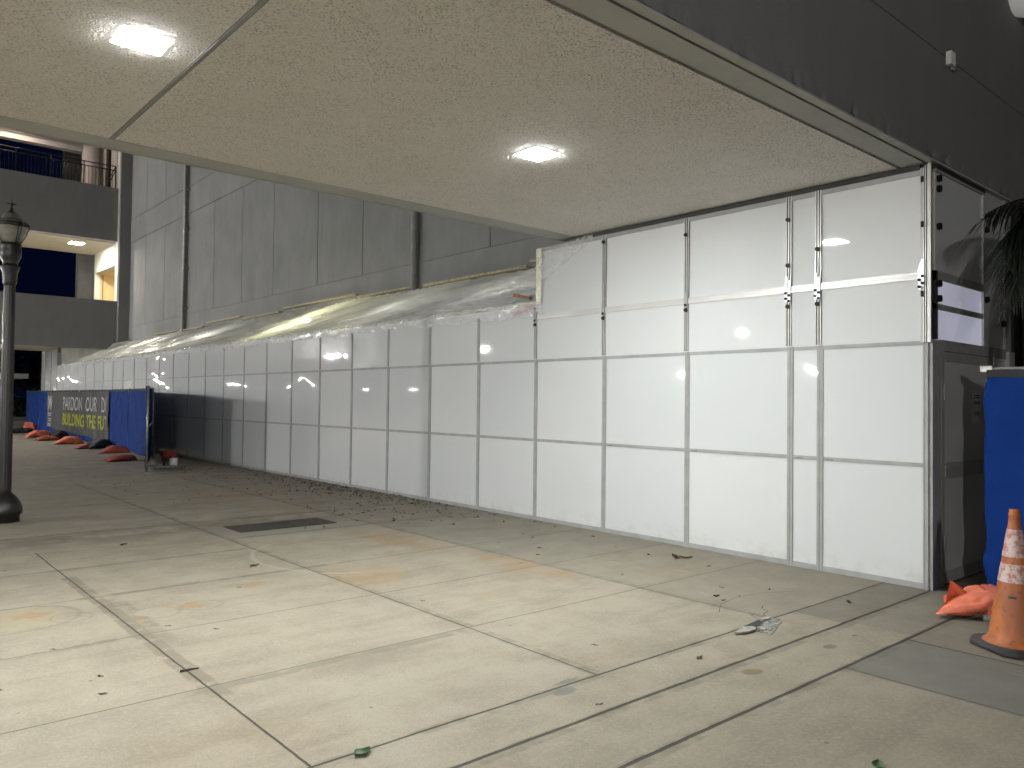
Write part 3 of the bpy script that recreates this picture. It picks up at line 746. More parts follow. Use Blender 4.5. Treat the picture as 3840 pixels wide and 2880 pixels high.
for wtxt, a0, a1 in (('PARDON', 3.0, 5.9), ('OUR', 6.45, 7.95), ('DI', 8.5, 9.15)): text_on_banner(wtxt, a0, a1, 1.07, 1.56, mats['bwhite'], 'white_lettering', .006)
for wtxt, a0, a1 in (('BUILDING', 2.95, 6.2), ('THE', 6.6, 7.8), ('FUT', 8.15, 9.25)): text_on_banner(wtxt, a0, a1, .50, .95, mats['byellow'], 'yellow_lettering', .025)
text_on_banner('W', .25, 1.05, 1.02, 1.60, mats['bwhite'], 'white_emblem', .06)
eb = MB()
for k, (zz, l) in enumerate(((.88, .7), (.80, .6), (.66, .7), (.58, .7), (.46, .55), (.40, .5))):
    eb.grid(lambda u, v: tuple(bsurf(.3+l*u, zz+.035*v)+Vector((-.012, 0, 0))), 8, 1)
eb.build('emblem_small_print', mats['bwhite'], bn)

# ================================================================ SANDBAGS
def sandbag(name_label, loc, rz, L, W, H, mat, seed=0, tail=.12, horn=0.0, group='sandbags on the fence feet', flip=1):
    if group: L, W, H = L*.82, W*.85, H*.74
    L2 = L/2
    def fn(u, v):
        s = (u-.5)*2; th = 2*math.pi*v; cx, cz = math.cos(th), math.sin(th)
        e = max(0, 1-abs(s)**3.2); plan = .72+.28*max(0, 1-abs(s)**4)
        yy = W/2*plan*math.copysign(abs(cx)**.75, cx)
        hz = H/2*(e**.5)*(1+.22*math.sin(s*2.3+seed)); zz = hz*math.copysign(abs(cz)**.8, cz)
        n_ = .20*fbm(s*1.6, cx*1.3+cz*.7, seed)+.16*(1-abs(fbm(s*3.3+cx*2, cz*2.2, seed+3))*2.2)-.08
        cr = abs(math.sin(s*9+cx*3+2*fbm(s*2, cx, seed)))**3*.02*(1 if cz > 0 else 0)
        zz *= 1+n_; yy *= 1+n_*.5
        p = Vector((s*L2, yy, H*.42*(.25+.75*e**.5)+zz-cr*H*3))
        # bag mouth: gathers into a flat seam that runs from a low tail to a raised corner
        k = min(1, max(0, (-s-.45)/.55)); k = k*k*(3-2*k)
        q = (cx+1)/2 if flip > 0 else (1-cx)/2
        sy = (W/2*(1-q)*-1.05+W*.48*q)*flip
        seam = Vector((-L2-tail*(1-q)*1.3+horn*.25*q-.02*math.sin(q*9), sy, .012+(H*.25+horn)*q**1.15+.01*math.sin(q*14+seed)))
        seam.y += .004*cz; seam.x += .004*cz
        p = p.lerp(seam, k)
        k2 = min(1, max(0, (s-.8)/.2)); p.z = p.z*(1-k2*.6)
        p.z = max(.004, p.z); return p
    mb = MB().grid(fn, 56, 44); bmesh.ops.remove_doubles(mb.b, verts=mb.b.verts, dist=.0008)
    o = mb.build('sandbag', mat, None, True, loc, (0, 0, rz)); return tag(o, name_label, 'sandbag', group)
sandbag('bright orange sandbag with a pointed raised corner beside the traffic cone', (-.46, -.58, .015), R(-52), .60, .36, .19, mats['bag'], 2, .14, .03, None)
nbag = [o for o in col.objects if o.name == 'sandbag'][0]
_p = Vector((-.70, -.30, .03)); _r = Vector((.755, -.656, 0)); _b = Vector((.656, .755, 0))
def bflap(u, v):
    w_ = (1-v)**.8
    p = _p+_r*(.02+.20*u*w_+.02*v)+Vector((0, 0, .20*v+.06*u*(1-v)+.02))+_b*(.05*math.sin(u*5)*w_+.05-.04*v)
    return p
fm = MB().grid(bflap, 12, 12)
im_ = Matrix.LocRotScale(nbag.location, nbag.rotation_euler.to_quaternion(), None).inverted()
for v_ in fm.b.verts: v_.co = im_ @ v_.co
fm.build('raised_corner', mats['bag'], nbag, True)
A1 = -1.62
sandbag('lower faded orange sandbag of the pile of two near the fence end', (A1, 18.25, 0), R(25), .85, .42, .22, mats['bagdull'], 5, .18)
sandbag('upper faded orange sandbag lying on the lower one near the fence end', (A1-.02, 18.7, .16), R(5), .75, .42, .26, mats['bagdull'], 8, .14)
sandbag('dark orange sandbag standing behind the edge-on fence panel', (-.72, 17.6, 0), R(80), .55, .42, .45, mats['bagdull'], 11, .1, .15)
sandbag('black sandbag third from the near end of the fence row', (-.85, 23.6, 0), R(30), .8, .5, .42, mats['bagblack'], 12, .2, .15)
sandbag('small orange sandbag flap in front of the near black bag', (-1.28, 23.6, 0), R(20), .5, .34, .2, mats['bagdull'], 13, .14)
sandbag('faded pink sandbag between the two black bags under the banner', (-1.05, 26.5, 0), R(15), .9, .5, .34, mats['bag'], 14, .25)
sandbag('black sandbag beneath the left part of the banner', (-.80, 29.4, 0), R(35), .8, .5, .48, mats['bagblack'], 15, .2, .2)
sandbag('orange sandbag touching the left black bag under the banner', (-1.2, 29.1, 0), R(10), .8, .44, .26, mats['bagdull'], 16, .1)
sandbag('orange sandbag at the left edge of the banner', (-.95, 31.9, 0), R(20), 1.0, .5, .42, mats['bag'], 17, .24)
sandbag('flat black sandbag at the far left end of the row', (-.95, 36.2, 0), R(5), 1.3, .6, .34, mats['bagblack'], 18, .2)
sandbag('pointed orange sandbag leaning on the far left blue screen', (-.55, 36.6, .02), R(80), .5, .5, .55, mats['bag'], 19, .1, .3)
# fence foot with bucket behind the end panel
ft = thing('fence_foot', 'low steel tube fence foot on the ground behind the end fence panel', 'fence foot', (-1.32, 15.75, 0), R(8))
MB().tube([(-.32, -.2, .03), (.30, -.2, .03), (.34, 0, .03), (.30, .2, .03), (-.32, .2, .03), (-.36, 0, .03), (-.32, -.2, .03)], .026, 8).build('ring', mats['galv'], ft, True)
MB().tube([(-.02, -.2, .03), (-.02, .2, .03)], .022, 8).tube([(-.08, 0, .03), (-.08, 0, .24)], .02, 8).tube([(.05, 0, .03), (.05, 0, .26)], .02, 8).build('socket', mats['lamppost'], ft, True)
bk = thing('white_roll', 'small white roll sitting on the fence foot', 'roll', (-1.22, 15.66, .05))
MB().lathe([(.045, 0), (.085, .0), (.095, .03), (.095, .13), (.085, .16), (.045, .16), (.045, 0)], n=20, cap=False).build('roll', mats['paper'], bk, True)
# steel feet tubes sticking out at the fence base
ft2 = thing('steel_tube_foot', 'grey steel tube fence foot with open end under the bright orange sandbag', 'fence foot', (-.55, -.6, .02))
def hollow(p0, p1, r):
    p0, p1 = Vector(p0), Vector(p1)
    return MB().tube([p0, p1, p1+(p0-p1)*.0001, p0+(p1-p0)*.002], [r, r, r*.78, r*.78], 18, cap=False)
hollow((-.22, .02, .022), (.05, -.75, .022), .024).build('tube', mats['galv'], ft2, True)
hollow((-.19, .10, .020), (.5, -.2, .020), .020).build('cross_tube', mats['galv'], ft2, True)

# ================================================================ TRAFFIC CONE
cn = thing('traffic_cone', 'worn orange traffic cone with two scuffed reflective collars at right edge', 'traffic cone', (-1.275, -.925, 0), math.atan2(.83, .555))
sq = .205
pts = [(-sq+.06, -sq), (sq-.06, -sq), (sq, -sq+.06), (sq, sq-.06), (sq-.06, sq), (-sq+.06, sq), (-sq, sq-.06), (-sq, -sq+.06)]
mb = MB().poly(pts, .006, .050)
bmesh.ops.bevel(mb.b, geom=[e for e in mb.b.edges if abs(e.verts[0].co.z-e.verts[1].co.z) < .001 and e.verts[0].co.z > .04], offset=.012, segments=3, affect='EDGES')
mb.build('base', mats['conebase'], cn, True)
def rad(zz): return .152-(zz-.06)*(.152-.030)/(.85-.06)
mb = MB().lathe([(.185, .050), (.178, .056), (.162, .068), (rad(.09), .09)]+[(rad(.09+k*.038), .09+k*.038) for k in range(1, 20)]+[(.031, .852), (.034, .862), (.034, .875), (.029, .885), (.031, .897), (.028, .903), (.018, .903), (.018, .84)], n=48, cap=False)
mb.build('body', mats['cone'], cn, True)
for z0, z1 in ((.60, .775), (.44, .555)):
    zs_ = [z0+(z1-z0)*k/6 for k in range(7)]
    MB().lathe([(rad(q_)+.0025+.0008*math.sin(k*2), q_) for k, q_ in enumerate(zs_)], n=48, cap=False).build('reflective_collar', mats['collar'], cn, True)
# stencilled letter fragment on the cone side
fr = MB()
for (a0, a1, z0, z1) in ((.02, .16, .345, .36),):
    base_a = R(118)
    fr.grid(lambda u, v: ((rad(z0)+.004)*math.cos(base_a+a0*3+(a1-a0)*3*u), (rad(z0)+.004)*math.sin(base_a+a0*3+(a1-a0)*3*u), z0+(z1-z0)*v), 4, 1)
fr.build('worn_print', mats['ink'], cn)

# ================================================================ STREET LAMPS
def street_lamp(lit):
    t_ = thing('street_lamp', None, 'street lamp')
    MB().lathe([(.165, 0), (.17, .01), (.17, .085), (.195, .10), (.20, .13), (.195, .18), (.175, .24), (.14, .30), (.10, .345), (.078, .365), (.072, .40)], n=36).build('base', mats['lamppost'], t_, True)
    sh_ = MB(); n = 48
    prof = [(.072, .38), (.068, 1.4), (.063, 2.6), (.060, 2.95)]
    rings = [[sh_.b.verts.new((r*(1+(.05 if k % 3 else -.05))*math.cos(2*math.pi*k/n), r*(1+(.05 if k % 3 else -.05))*math.sin(2*math.pi*k/n), zz)) for k in range(n)] for r, zz in prof]
    for i in range(3):
        for k in range(n): sh_.b.faces.new((rings[i][k], rings[i][(k+1) % n], rings[i+1][(k+1) % n], rings[i+1][k]))
    sh_.build('shaft', mats['lamppost'], t_, True)
    MB().lathe([(.060, 2.93), (.075, 2.97), (.078, 3.03), (.085, 3.10), (.105, 3.16), (.107, 3.18), (.085, 3.19), (.082, 3.22), (.10, 3.26), (.118, 3.30), (.122, 3.36), (.112, 3.42), (.120, 3.45), (.10, 3.47)], n=32).build('collar', mats['lamppost'], t_, True)
    k_ = .5 if lit else 1.0
    gl = MB().lathe([(a_*k_, 3.66+(b_-3.66)*k_) for a_, b_ in ((.09, 3.465), (.125, 3.52), (.165, 3.60), (.185, 3.66), (.187, 3.70), (.18, 3.72), (.165, 3.745), (.115, 3.765), (.108, 3.775), (.105, 3.81), (.085, 3.84), (.05, 3.855))], n=36).build('globe', mats['globe_lit'] if lit else mats['globe'], t_, True)
    rg = MB()
    for zz in (3.672, 3.708): rg.tube([(.197*math.cos(a_*R(10)), .197*math.sin(a_*R(10)), zz) for a_ in range(37)], .006, 6, cap=False)
    for a_ in range(48):
        c_, s_ = math.cos(a_*R(7.5)), math.sin(a_*R(7.5)); rg.tube([(.197*c_, .197*s_, 3.672), (.197*c_, .197*s_, 3.708)], .0028, 4)
    rg.build('ring', mats['lamppost'], t_, True)
    for k in range(4):
        a_ = R(20+90*k); c_, s_ = math.cos(a_), math.sin(a_)
        st = MB()
        for d in (-.016, .016):
            st.tube([((r)*c_-d*(1.3-j*.3)*s_, (r)*s_+d*(1.3-j*.3)*c_, zz) for j, (r, zz) in enumerate(((.20, 3.67), (.178, 3.59), (.135, 3.51), (.11, 3.465)))], .005, 6)
        st.lathe([(.001, 3.665), (.022, 3.667), (.028, 3.69), (.022, 3.715), (.001, 3.717)], .198*c_, .198*s_, 10)
        st.build('strap', mats['lamppost'], t_, True)
    MB().lathe([(.05, 3.85), (.038, 3.862), (.03, 3.87), (.012, 3.885), (.022, 3.90), (.012, 3.915), (.008, 3.93), (.02, 3.945), (.006, 3.96), (.003, 4.02)], n=16).box(-.05, -.006, 3.955, .05, .006, 3.968).box(-.006, -.05, 3.955, .006, .05, 3.968).build('finial', mats['lamppost'], t_, True)
    return t_
sl = street_lamp(False); sl.location = (-5.42, 8.85, 0)
tag(sl, 'unlit dark bronze street lamp with fluted shaft and acorn globe at left edge', 'street lamp')
ll = street_lamp(True)
LP = [(-44, 8), (-9.3, 34), (-10.6, 33.6), (-11.6, 32.6), (-12.8, 33.0), (-38, 22), (-42, 34), (-13, -9), (-20, -4)]
names = ['closest to the canopy', 'second along the plaza edge', 'third along the plaza edge', 'fourth along the plaza edge', 'by the far trees', 'beside the far walkway', 'deep in the plaza', 'behind the viewer', 'farthest behind the viewer']
for i, (X, Y) in enumerate(LP):
    o = ll if i == 0 else copy_tree(ll)
    o.location = (X, Y, 0); tag(o, 'lit acorn street lamp outside the left of the picture, '+names[i], 'street lamp', 'lit street lamps across the plaza')

fill_globe = emit('lit_globe_soft', (1, .97, .94), L_POLE*.72)  # unseen extra lamps, added to brighten the paving and panels at middle left
for X, Y, lb in ((-14.5, 11, 'added dimmer fill lamp, unseen outside the left of the picture, nearest the canopy'), (-13.5, 23, 'added dimmer fill lamp, unseen outside the left of the picture, level with the banner')):
    o = copy_tree(ll); o.location = (X, Y, 0); tag(o, lb, 'street lamp', 'lit street lamps across the plaza')
    for ch in o.children:
        if ch.name.startswith('globe'): ch.data = ch.data.copy(); ch.data.materials[0] = fill_globe
# ================================================================ PALM
pt = thing('palm_tree', 'dark palm whose drooping fronds reach in from the right edge over the door wall', 'palm tree', (.82, -.84, 0))
MB().tube([(0, 0, 0), (.03, 0, .8), (.0, .02, 1.8), (-.02, 0, 2.9), (0, 0, 3.28)], [.13, .10, .09, .08, .07], 16).build('trunk', mats['bark'], pt, True)
def frond(az, length, droop, rise, seed, nl=27, ll_=.46):
    rnd = random.Random(seed)
    d = Vector((math.cos(az), math.sin(az), 0)); side = Vector((-d.y, d.x, 0))
    def pos(t): return Vector((0, 0, 3.24))+d*(length*(t-.12*t*t))+Vector((0, 0, rise*math.sin(min(1, t*1.5)*math.pi/2)-droop*t**2.1))
    mb = MB(); mb.tube([pos(k/14) for k in range(15)], [.016*(1-k/16) for k in range(15)], 6)
    for k in range(nl):
        t = .16+.84*k/nl; p = pos(t); tg = (pos(min(1, t+.02))-pos(t-.02)).normalized()
        for sgn in (-1, 1):
            l = ll_*(math.sin(math.pi*min(1, t*.9+.12))**.6)*rnd.uniform(.85, 1.1)
            dr_ = (tg*1.3+side*sgn*.42+Vector((0, 0, .20*sgn*rnd.random()-.10))).normalized()
            pp_ = [p, p+dr_*l*.4+Vector((0, 0, -.03)), p+dr_*l*.75+Vector((0, 0, -.07*l/.4)), p+dr_*l+Vector((0, 0, -.15*l/.4))]
            wv_ = tg.cross(dr_).normalized(); wd_ = (dr_.cross(wv_)).normalized()
            ws = [.006, .010, .008, .001]
            vs = [(mb.b.verts.new(q_+wd_*w_), mb.b.verts.new(q_-wd_*w_)) for q_, w_ in zip(pp_, ws)]
            for a_, b2 in zip(vs[:-1], vs[1:]): mb.b.faces.new((a_[0], b2[0], b2[1], a_[1]))
    return mb.build('frond', mats['palm'], pt)
for k, (az, ln, dp, rs, ll) in enumerate(((167, 1.62, .30, .06, .62), (172, 1.50, .95, .0, .60), (162, 1.2, .55, .12, .55), (169, 1.35, .62, .02, .6), (186, 1.15, 1.25, .05, .5), (200, 1.6, 1.2, .4, .5), (225, 1.9, 1.2, .4, .5), (255, 1.9, 1.2, .4, .5), (285, 1.9, 1.2, .4, .5), (315, 1.7, 1.2, .4, .5), (345, 1.2, 1.0, .4, .4), (240, 1.2, 1.8, .2, .5))):
    frond(R(az), ln, dp, rs, 40+k, 27, ll)

# ================================================================ FAR BUILDING WITH OPEN WALKWAYS
fb = thing('walkway_building', 'grey multi-storey building with open lit walkways closing the view at left', 'building', (0, 33, 0))
def fbx(n, m_, *a): return rel(MB().box(*a), fb).build(n, mats[m_], fb)
fbx('pier', 'fascia', 1.92, 32.85, 3.5, 2.36, 33.4, 15)
fbx('pier_edge', 'white_paint', 1.88, 32.95, 5.6, 1.917, 33.35, 15)
fbx('fascia', 'fascia', -25, 33.05, 8.12, 1.917, 33.3, 10.35)
fbx('fascia', 'fascia', -25, 33.05, 3.57, 1.917, 33.3, 5.60)
fbx('fascia', 'fascia', -25, 33.05, 14.2, 1.917, 33.3, 15)
fbx('walkway_slab', 'cream', -25, 33.303, 8.06, 1.87, 37.0, 8.5)
fbx('walkway_slab', 'cream', -25, 33.303, 3.56, 2.35, 37.0, 4.0)
fbx('walkway_slab', 'cream', -25, 33.303, 13.1, 1.87, 37.2, 13.5)
fbx('edge_strip', 'white_paint', -25, 33.06, 8.085, 1.87, 33.12, 8.118)
fbx('beam', 'beam', -25, 35.6, 12.32, 1.2, 36.0, 13.09)
rel(MB().tube([(-25, 35.5, 12.62), (1.0, 35.5, 12.62)], .03, 8), fb).build('conduit', mats['galv'], fb, True)
rel(MB().lathe([(.33, 8.5), (.33, 13.09)], 1.36, 35.7, 24), fb).build('column', mats['white_paint'], fb, True)
# side wall with lit stair opening
sw = MB().box(1.87, 33.35, 7.16, 2.1, 36.75, 8.06).box(1.87, 36.62, 4.0, 2.1, 36.75, 7.16).box(1.87, 33.35, 4.0, 2.1, 36.75, 4.9)
rel(sw, fb).build('side_wall', mats['white_paint'], fb)
rm_ = MB().box(2.1, 33.35, 7.14, 4.4, 36.75, 7.3).box(4.3, 33.35, 4.0, 4.5, 36.75, 7.14).box(2.1, 36.66, 4.0, 4.3, 36.9, 7.14).box(2.1, 33.0, 4.0, 4.3, 33.35, 7.14)
rel(rm_, fb).build('stair_lobby', mats['yellow'], fb)
rel(MB().box(2.2, 36.64, 4.9, 2.22, 36.66, 7.14).box(3.1, 36.64, 4.9, 3.12, 36.66, 7.14), fb).build('wall_joint', mats['dark'], fb)
rel(MB().tube([(2.6, 34.1, 7.14), (2.6, 34.1, 6.93)], .025, 8).tube([(2.5, 34.1, 7.08), (2.72, 34.1, 7.08)], .03, 8), fb).build('sprinkler', mats['red'], fb)
fbx('upper_side_wall', 'white_paint', 1.87, 33.4, 8.5, 2.1, 37.2, 13.1)
fbx('dark_door', 'black', 1.78, 34.3, 8.5, 1.868, 34.75, 12.7)
fbx('rear_pier', 'gwall', 1.74, 39.3, 0, 3.2, 39.8, 14); fbx('rear_pier', 'gwall', .95, 38.8, 9, 3.2, 39.2, 14)
fbx('side_block', 'gwall', 2.36, 37.2, 0, 6, 39.3, 14)
# railing on the upper walkway
rl = MB()
for zz in (11.29, 11.12): rl.tube([(-8, 33.18, zz), (1.78, 33.18, zz)], .022, 8)
for k in range(9): rl.tube([(1.78-1.2*k, 33.18, 10.35), (1.78-1.2*k, 33.18, 11.29)], .024, 8)
for k in range(78): rl.tube([(1.78-.128*k, 33.18, 10.35), (1.78-.128*k, 33.18, 11.12)], .009, 6)
for zz in (11.29, 11.12): rl.tube([(1.78, 33.18, zz), (1.84, 34.6, zz-.3)], .02, 8)
rel(rl, fb).build('railing', mats['lamppost'], fb, True)
cf = ceil_light(mats['lens_far'], .5)
fl = [((.62, 34.4, 8.055), 'round-looking lit ceiling light in the lower open walkway at left'), ((-4.5, 35.0, 8.055), 'lit walkway ceiling light hidden left of the lower opening'), ((-4.6, 35.2, 3.555), 'lit ceiling light under the far building at ground level, beyond the left edge'), ((-9.5, 35.2, 3.555), 'lit ceiling light under the far building at ground level, farther left')]
for i, (lc, lb) in enumerate(fl):
    o = cf if i == 0 else copy_tree(cf); o.location = lc; o.scale = (1, 1, 1) if i == 0 else (.5, .5, 1); tag(o, lb, 'ceiling light', 'walkway ceiling lights of the far building')
pk = ceil_light(mats['lens_pink'], .4); pk.location = (-1.6, 34.6, 13.095); tag(pk, 'warm pink ceiling light of the uppermost walkway, behind the canopy edge', 'ceiling light')
yl_ = ceil_light(mats['lens_yel'], .4); yl_.location = (3.2, 35.2, 7.135); tag(yl_, 'yellow ceiling light inside the stair lobby of the far building', 'ceiling light')

# ================================================================ FAR BACKGROUND
wk2 = thing('covered_walkway', 'low white covered walkway crossing beyond the blue fence', 'canopy', (-10, 60, 0))
rel(MB().box(-45, 60, 2.78, 3.2, 63.5, 3.12), wk2).build('roof', mats['white_paint'], wk2)
cc = MB()
for k in range(9): cc.box(-44+k*5.6, 61.5, 0, -43.7+k*5.6, 61.8, 2.78)
rel(cc, wk2).build('columns', mats['white_paint'], wk2)
fw = ceil_light(emit('walkway_lens', (1, .98, .93), 900), .6)
for k in range(6):
    o = fw if k == 0 else copy_tree(fw); o.location = (-6-6*k, 61, 2.775)
    tag(o, 'lit ceiling light under the low white covered walkway, '+('nearest the blue fence', 'second from the blue fence', 'third from the blue fence', 'fourth from the blue fence', 'second from its far left end', 'at its far left end')[k], 'ceiling light', 'lights under the covered walkway')
gr_ = MB().box(-60, 56, .005, 30, 110, .05); tag(gr_.build('grass', mats['grass']), 'dim strip of grass beyond the pavement', 'grass', kind='stuff')
def bushy(name, label, cat, loc, rx, ry, rz, n, group=None, trunk=False, zc=0):
    t_ = thing(name, label, cat, loc, 0, group); mb = MB(); rnd = random.Random(hash(label) % 1000+int(loc[0]*7))
    for k in range(n):
        th, ph = rnd.uniform(0, 2*math.pi), math.acos(rnd.uniform(-1, 1)); rr = rnd.uniform(.55, 1)*(1+.3*fbm(th*2, ph*2, loc[0]))
        p = Vector((rx*rr*math.sin(ph)*math.cos(th), ry*rr*math.sin(ph)*math.sin(th), zc+rz*rr*math.cos(ph)))
        if p.z < .05: p.z = .05
        s_ = rnd.uniform(.12, .26); a1 = Vector((rnd.uniform(-1, 1), rnd.uniform(-1, 1), rnd.uniform(-1, 1))).normalized(); b1 = a1.orthogonal().normalized()
        mb.face([p+a1*s_, p+b1*s_*.5, p-a1*s_, p-b1*s_*.5])
    mb.build('crown', mats['hedge'], t_)
    if trunk: MB().tube([(0, 0, 0), (.1, 0, zc*.5), (0, .1, zc)], [.22, .16, .1], 10).build('trunk', mats['bark'], t_, True)
    return t_
for k, (X, Y) in enumerate(((-4, 74), (1.5, 78), (6, 72), (10, 80))):
    bushy('dark_tree', ['dark tree above the covered walkway nearest the left edge', 'dark tree in the middle beyond the covered walkway', 'dark tree just left of the blue fence top', 'dark tree hidden mostly by the white hoarding end'][k], 'tree', (X, Y, 0), 3.4, 3.2, 2.6, 2600, 'dark trees beyond the walkway', True, 4.2)
bushy('hedge', 'long low black hedge behind the grass strip', 'hedge', (1, 66, 0), 9, .9, 1.5, 3000, None, False, .3)
ls = thing('lit_sign', 'small bright white lit sign box above the far end of the blue fence', 'sign', (2.6, 64, 0))
MB().box(-.35, -.1, 1.35, .15, .1, 1.7, bev=.02).build('face', emit('sign_face', (1, 1, .92), 1.6), ls)
MB().tube([(-.2, 0, 0), (-.2, 0, 1.15)], .06, 8).build('post', mats['galv'], ls, True)

# ================================================================ SMALL THINGS ON THE GROUND
cv = thing('access_cover', 'long dark steel access cover set in the pavement', 'access cover', (-2.82, 6.6, 0))
mb = MB().poly([(-.62, -.26), (.62, -.26), (.62, .26), (-.62, .26)], .002, .008); mb.build('plate', mats['steel'], cv)
MB().box(-.18, -.11, .0085, .18, -.10, .0105).box(-.18, .10, .0085, .18, .11, .0105).box(-.18, -.10, .0085, -.17, .10, .0105).box(.17, -.10, .0085, .18, .10, .0105).build('hatch_rim', mats['lamppost'], cv)
# broken joint: raised concrete chunks beside a dark gap
bh = tag(MB().poly([(-2.34, .42), (-2.20, .475), (-1.98, .50), (-1.86, .485), (-1.84, .40), (-1.93, .43), (-2.03, .40), (-2.12, .42), (-2.18, .38), (-2.28, .39)], .001, .0035).build('broken_gap', mats['dark']), 'dark gap where the pavement joint has broken away', 'pavement damage')
rb = MB(); rnd = random.Random(5)
for k in range(220):
    t = rnd.random(); X = -2.22+.36*t; Y = .30+.13*t+rnd.uniform(-.05, .05)
    s_ = rnd.uniform(.004, .013)
    rb.box(X-s_, Y-s_, .0, X+s_*rnd.uniform(.5, 1), Y+s_, s_*rnd.uniform(.2, .55)+.002)
tag(rb.build('rubble', mats['rubble']), 'crumbled grey aggregate beside the broken pavement joint', 'rubble', kind='stuff')
def chunk(pts, h, label):
    c_ = Vector((sum(p[0] for p in pts)/len(pts), sum(p[1] for p in pts)/len(pts)))
    mb = MB().poly([(p[0]-c_.x, p[1]-c_.y) for p in pts], .003, h)
    o = mb.build('concrete_chunk', mats['chunk'], None, False, (c_.x, c_.y, .002), (R(random.uniform(-3, 3)), R(2), 0)); tag(o, label, 'concrete chunk')
chunk([(-2.43, .40), (-2.24, .455), (-2.17, .425), (-2.185, .385), (-2.25, .355), (-2.36, .365)], .013, 'large flat pale concrete chunk at the left of the broken joint')
chunk([(-1.99, .475), (-1.90, .485), (-1.875, .455), (-1.94, .435), (-2.0, .445)], .018, 'small square concrete chunk at the right of the broken joint')
chunk([(-2.21, .345), (-2.165, .36), (-2.15, .335), (-2.19, .32)], .012, 'smallest concrete crumb in front of the large chunk')
cr_ = MB()
def crack(pts, w_=.004):
    for (a0, b0), (a1, b1) in zip(pts[:-1], pts[1:]):
        d = Vector((a1-a0, b1-b0)).normalized(); n_ = Vector((-d.y, d.x))*w_
        cr_.face([(a0-n_.x, b0-n_.y, .003), (a1-n_.x*.6, b1-n_.y*.6, .003), (a1+n_.x*.6, b1+n_.y*.6, .003), (a0+n_.x, b0+n_.y, .003)])
crack([(-1.87, .50), (-1.80, .56), (-1.70, .585), (-1.66, .66), (-1.58, .70)]); crack([(-1.95, .52), (-1.90, .60), (-1.82, .62)], .003)
crack([(-2.02, .80), (-1.8, .93), (-1.5, .98), (-1.2, .92), (-.95, .78)], .0025); crack([(-2.43, .39), (-2.3, .355), (-2.2, .35)], .006)
tag(cr_.build('pavement_cracks', mats['dark']), 'thin branching cracks in the slab by the broken joint', 'pavement damage')
# leaves
def leaf_mesh(L, W, curl, seed):
    rnd = random.Random(seed); mb = MB()
    def fn(u, v):
        s = u; wd_ = W*math.sin(math.pi*min(1, max(.02, s**.8)))*.5+.0005
        X = (s-.5)*L; Y = (v-.5)*2*wd_
        return (X, Y, .003+curl*((v-.5)*2)**2*W+curl*.6*L*(s-.5)**2+.002*math.sin(s*9+seed))
    mb.grid(fn, 8, 4); return mb
def leaf(X, Y, L, mat, label, group=None, rz=None, curl=.25, name='fallen_leaf', W=None):
    o = leaf_mesh(L, W or L*.5, curl, int(X*100) % 97).build(name, mats[mat], None, True, (X, Y, 0), (0, 0, random.uniform(0, 6.28) if rz is None else rz))
    return tag(o, label, 'leaf', group)
random.seed(11)
leaf(-5.27, .43, .085, 'leaf_green', 'fresh green leaf on the joint at the bottom edge, left of centre', rz=.2, curl=.22, W=.062)
leaf(-3.61, -1.085, .09, 'leaf_green', 'fresh green leaf at the bottom edge, right of centre', rz=.4, curl=.15, W=.05)
leaf(-4.046, 4.497, .10, 'leaf_olive', 'olive green leaf inside the slab left of the drain cover', rz=.3, W=.07, curl=.1)
leaf(-4.70, 6.33, .085, 'leaf_brown', 'brown curled leaf on the darker slab at middle left', rz=.5, curl=.2, W=.05)
leaf(-.60, 2.25, .12, 'leaf_olive', 'olive leaf at the left of the small leaf clump near the hoarding', rz=.2, curl=.35, W=.035)
leaf(-.53, 2.20, .13, 'leaf_olive', 'olive leaf at the right of the small leaf clump near the hoarding', rz=2.2, curl=.5, W=.035)
leaf(-.58, 2.30, .10, 'leaf_brown', 'upright brown leaf in the small leaf clump near the hoarding', rz=1.2, curl=.8, W=.03)
leaf(-.94, .33, .07, 'leaf_green', 'green leaf on the dark strip by the hoarding corner', rz=.6)
leaf(-3.02, .26, .06, 'leaf_olive', 'yellowish leaf by the middle expansion joint', rz=.1)
tw = MB().tube([(0, 0, .008), (.05, .02, .012), (.10, .01, .02)], [.007, .006, .004], 7).build('twig', mats['leaf_dark'], None, True, (-5.54, 1.99, 0), (0, 0, R(-35)))
tag(tw, 'short dark twig lying across the long joint at lower left', 'twig')
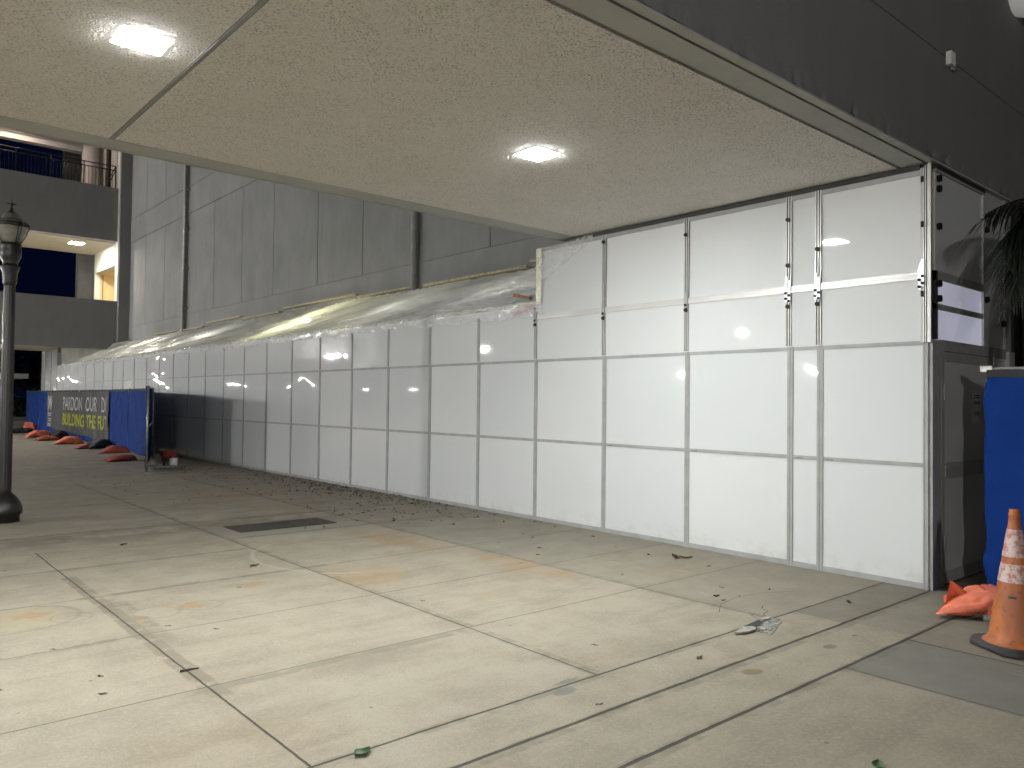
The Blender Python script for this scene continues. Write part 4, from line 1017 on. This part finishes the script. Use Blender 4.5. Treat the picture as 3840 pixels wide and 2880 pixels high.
dk = [(-4.494, 3.745), (-5.298, 2.969), (-5.072, 2.699), (-6.006, 2.891), (-5.96, 1.908), (-6.36, 2.3), (-5.867, 5.622), (-3.332, .844), (-4.042, .149), (-.619, 3.049), (-1.807, -.129), (-5.9, 2.2), (-3.56, 2.45), (-1.95, 3.4), (-2.0, 3.05)]
for k, (X, Y) in enumerate(dk):
    o = leaf(X, Y, random.uniform(.035, .05), 'leaf_dark', 'small dark oval leaf lying flat on the pale slabs', 'small dark leaves scattered on the pale slabs', rz=random.uniform(-.6, .3)-.5, curl=.08, name='dark_leaf')
for k in range(20):
    X = random.uniform(-1.8, -.15); Y = random.uniform(.9, 5.8)
    leaf(X, Y, random.uniform(.025, .05), random.choice(['leaf_brown', 'leaf_dark', 'leaf_brown', 'leaf_olive']), 'small dry leaf lying on the greyer slabs beside the hoarding', 'dry leaves on the slabs beside the hoarding', curl=random.uniform(.1, .6), name='dry_leaf')
lt = MB(); rnd = random.Random(9)
def addleaf(X, Y, L):
    a_ = rnd.uniform(0, 6.28); c_, s_ = math.cos(a_), math.sin(a_); W = L*rnd.uniform(.3, .5); h = rnd.uniform(.003, .03)
    pts_ = [(-L/2, 0, 0), (-.1*L, -W/2, h), (L/2, 0, 0.002), (-.1*L, W/2, h*.6)]
    lt.face([(X+p*c_-q_*s_, Y+p*s_+q_*c_, .004+r_) for p, q_, r_ in pts_])
for k in range(620):
    t = rnd.random(); Y = rnd.gauss(9.3, 1.9) if t < .75 else rnd.uniform(6, 15)
    X = -.05-abs(rnd.gauss(0, .42)) if t < .75 else -rnd.uniform(.05, 1.9)
    if X < -2.2: continue
    addleaf(X, Y, rnd.uniform(.03, .085))
for k in range(90): addleaf(rnd.uniform(-3.5, -.3), rnd.uniform(6, 15), rnd.uniform(.03, .07))
lo = lt.build('leaf_litter', mats['leaf_brown'])
lo.data.materials.append(mats['leaf_olive']); lo.data.materials.append(mats['leaf_dark'])
for p in lo.data.polygons: p.material_index = rnd.choice((0, 0, 1, 2))
tag(lo, 'scattered dry leaf litter against the foot of the hoarding', 'leaf litter', kind='stuff')
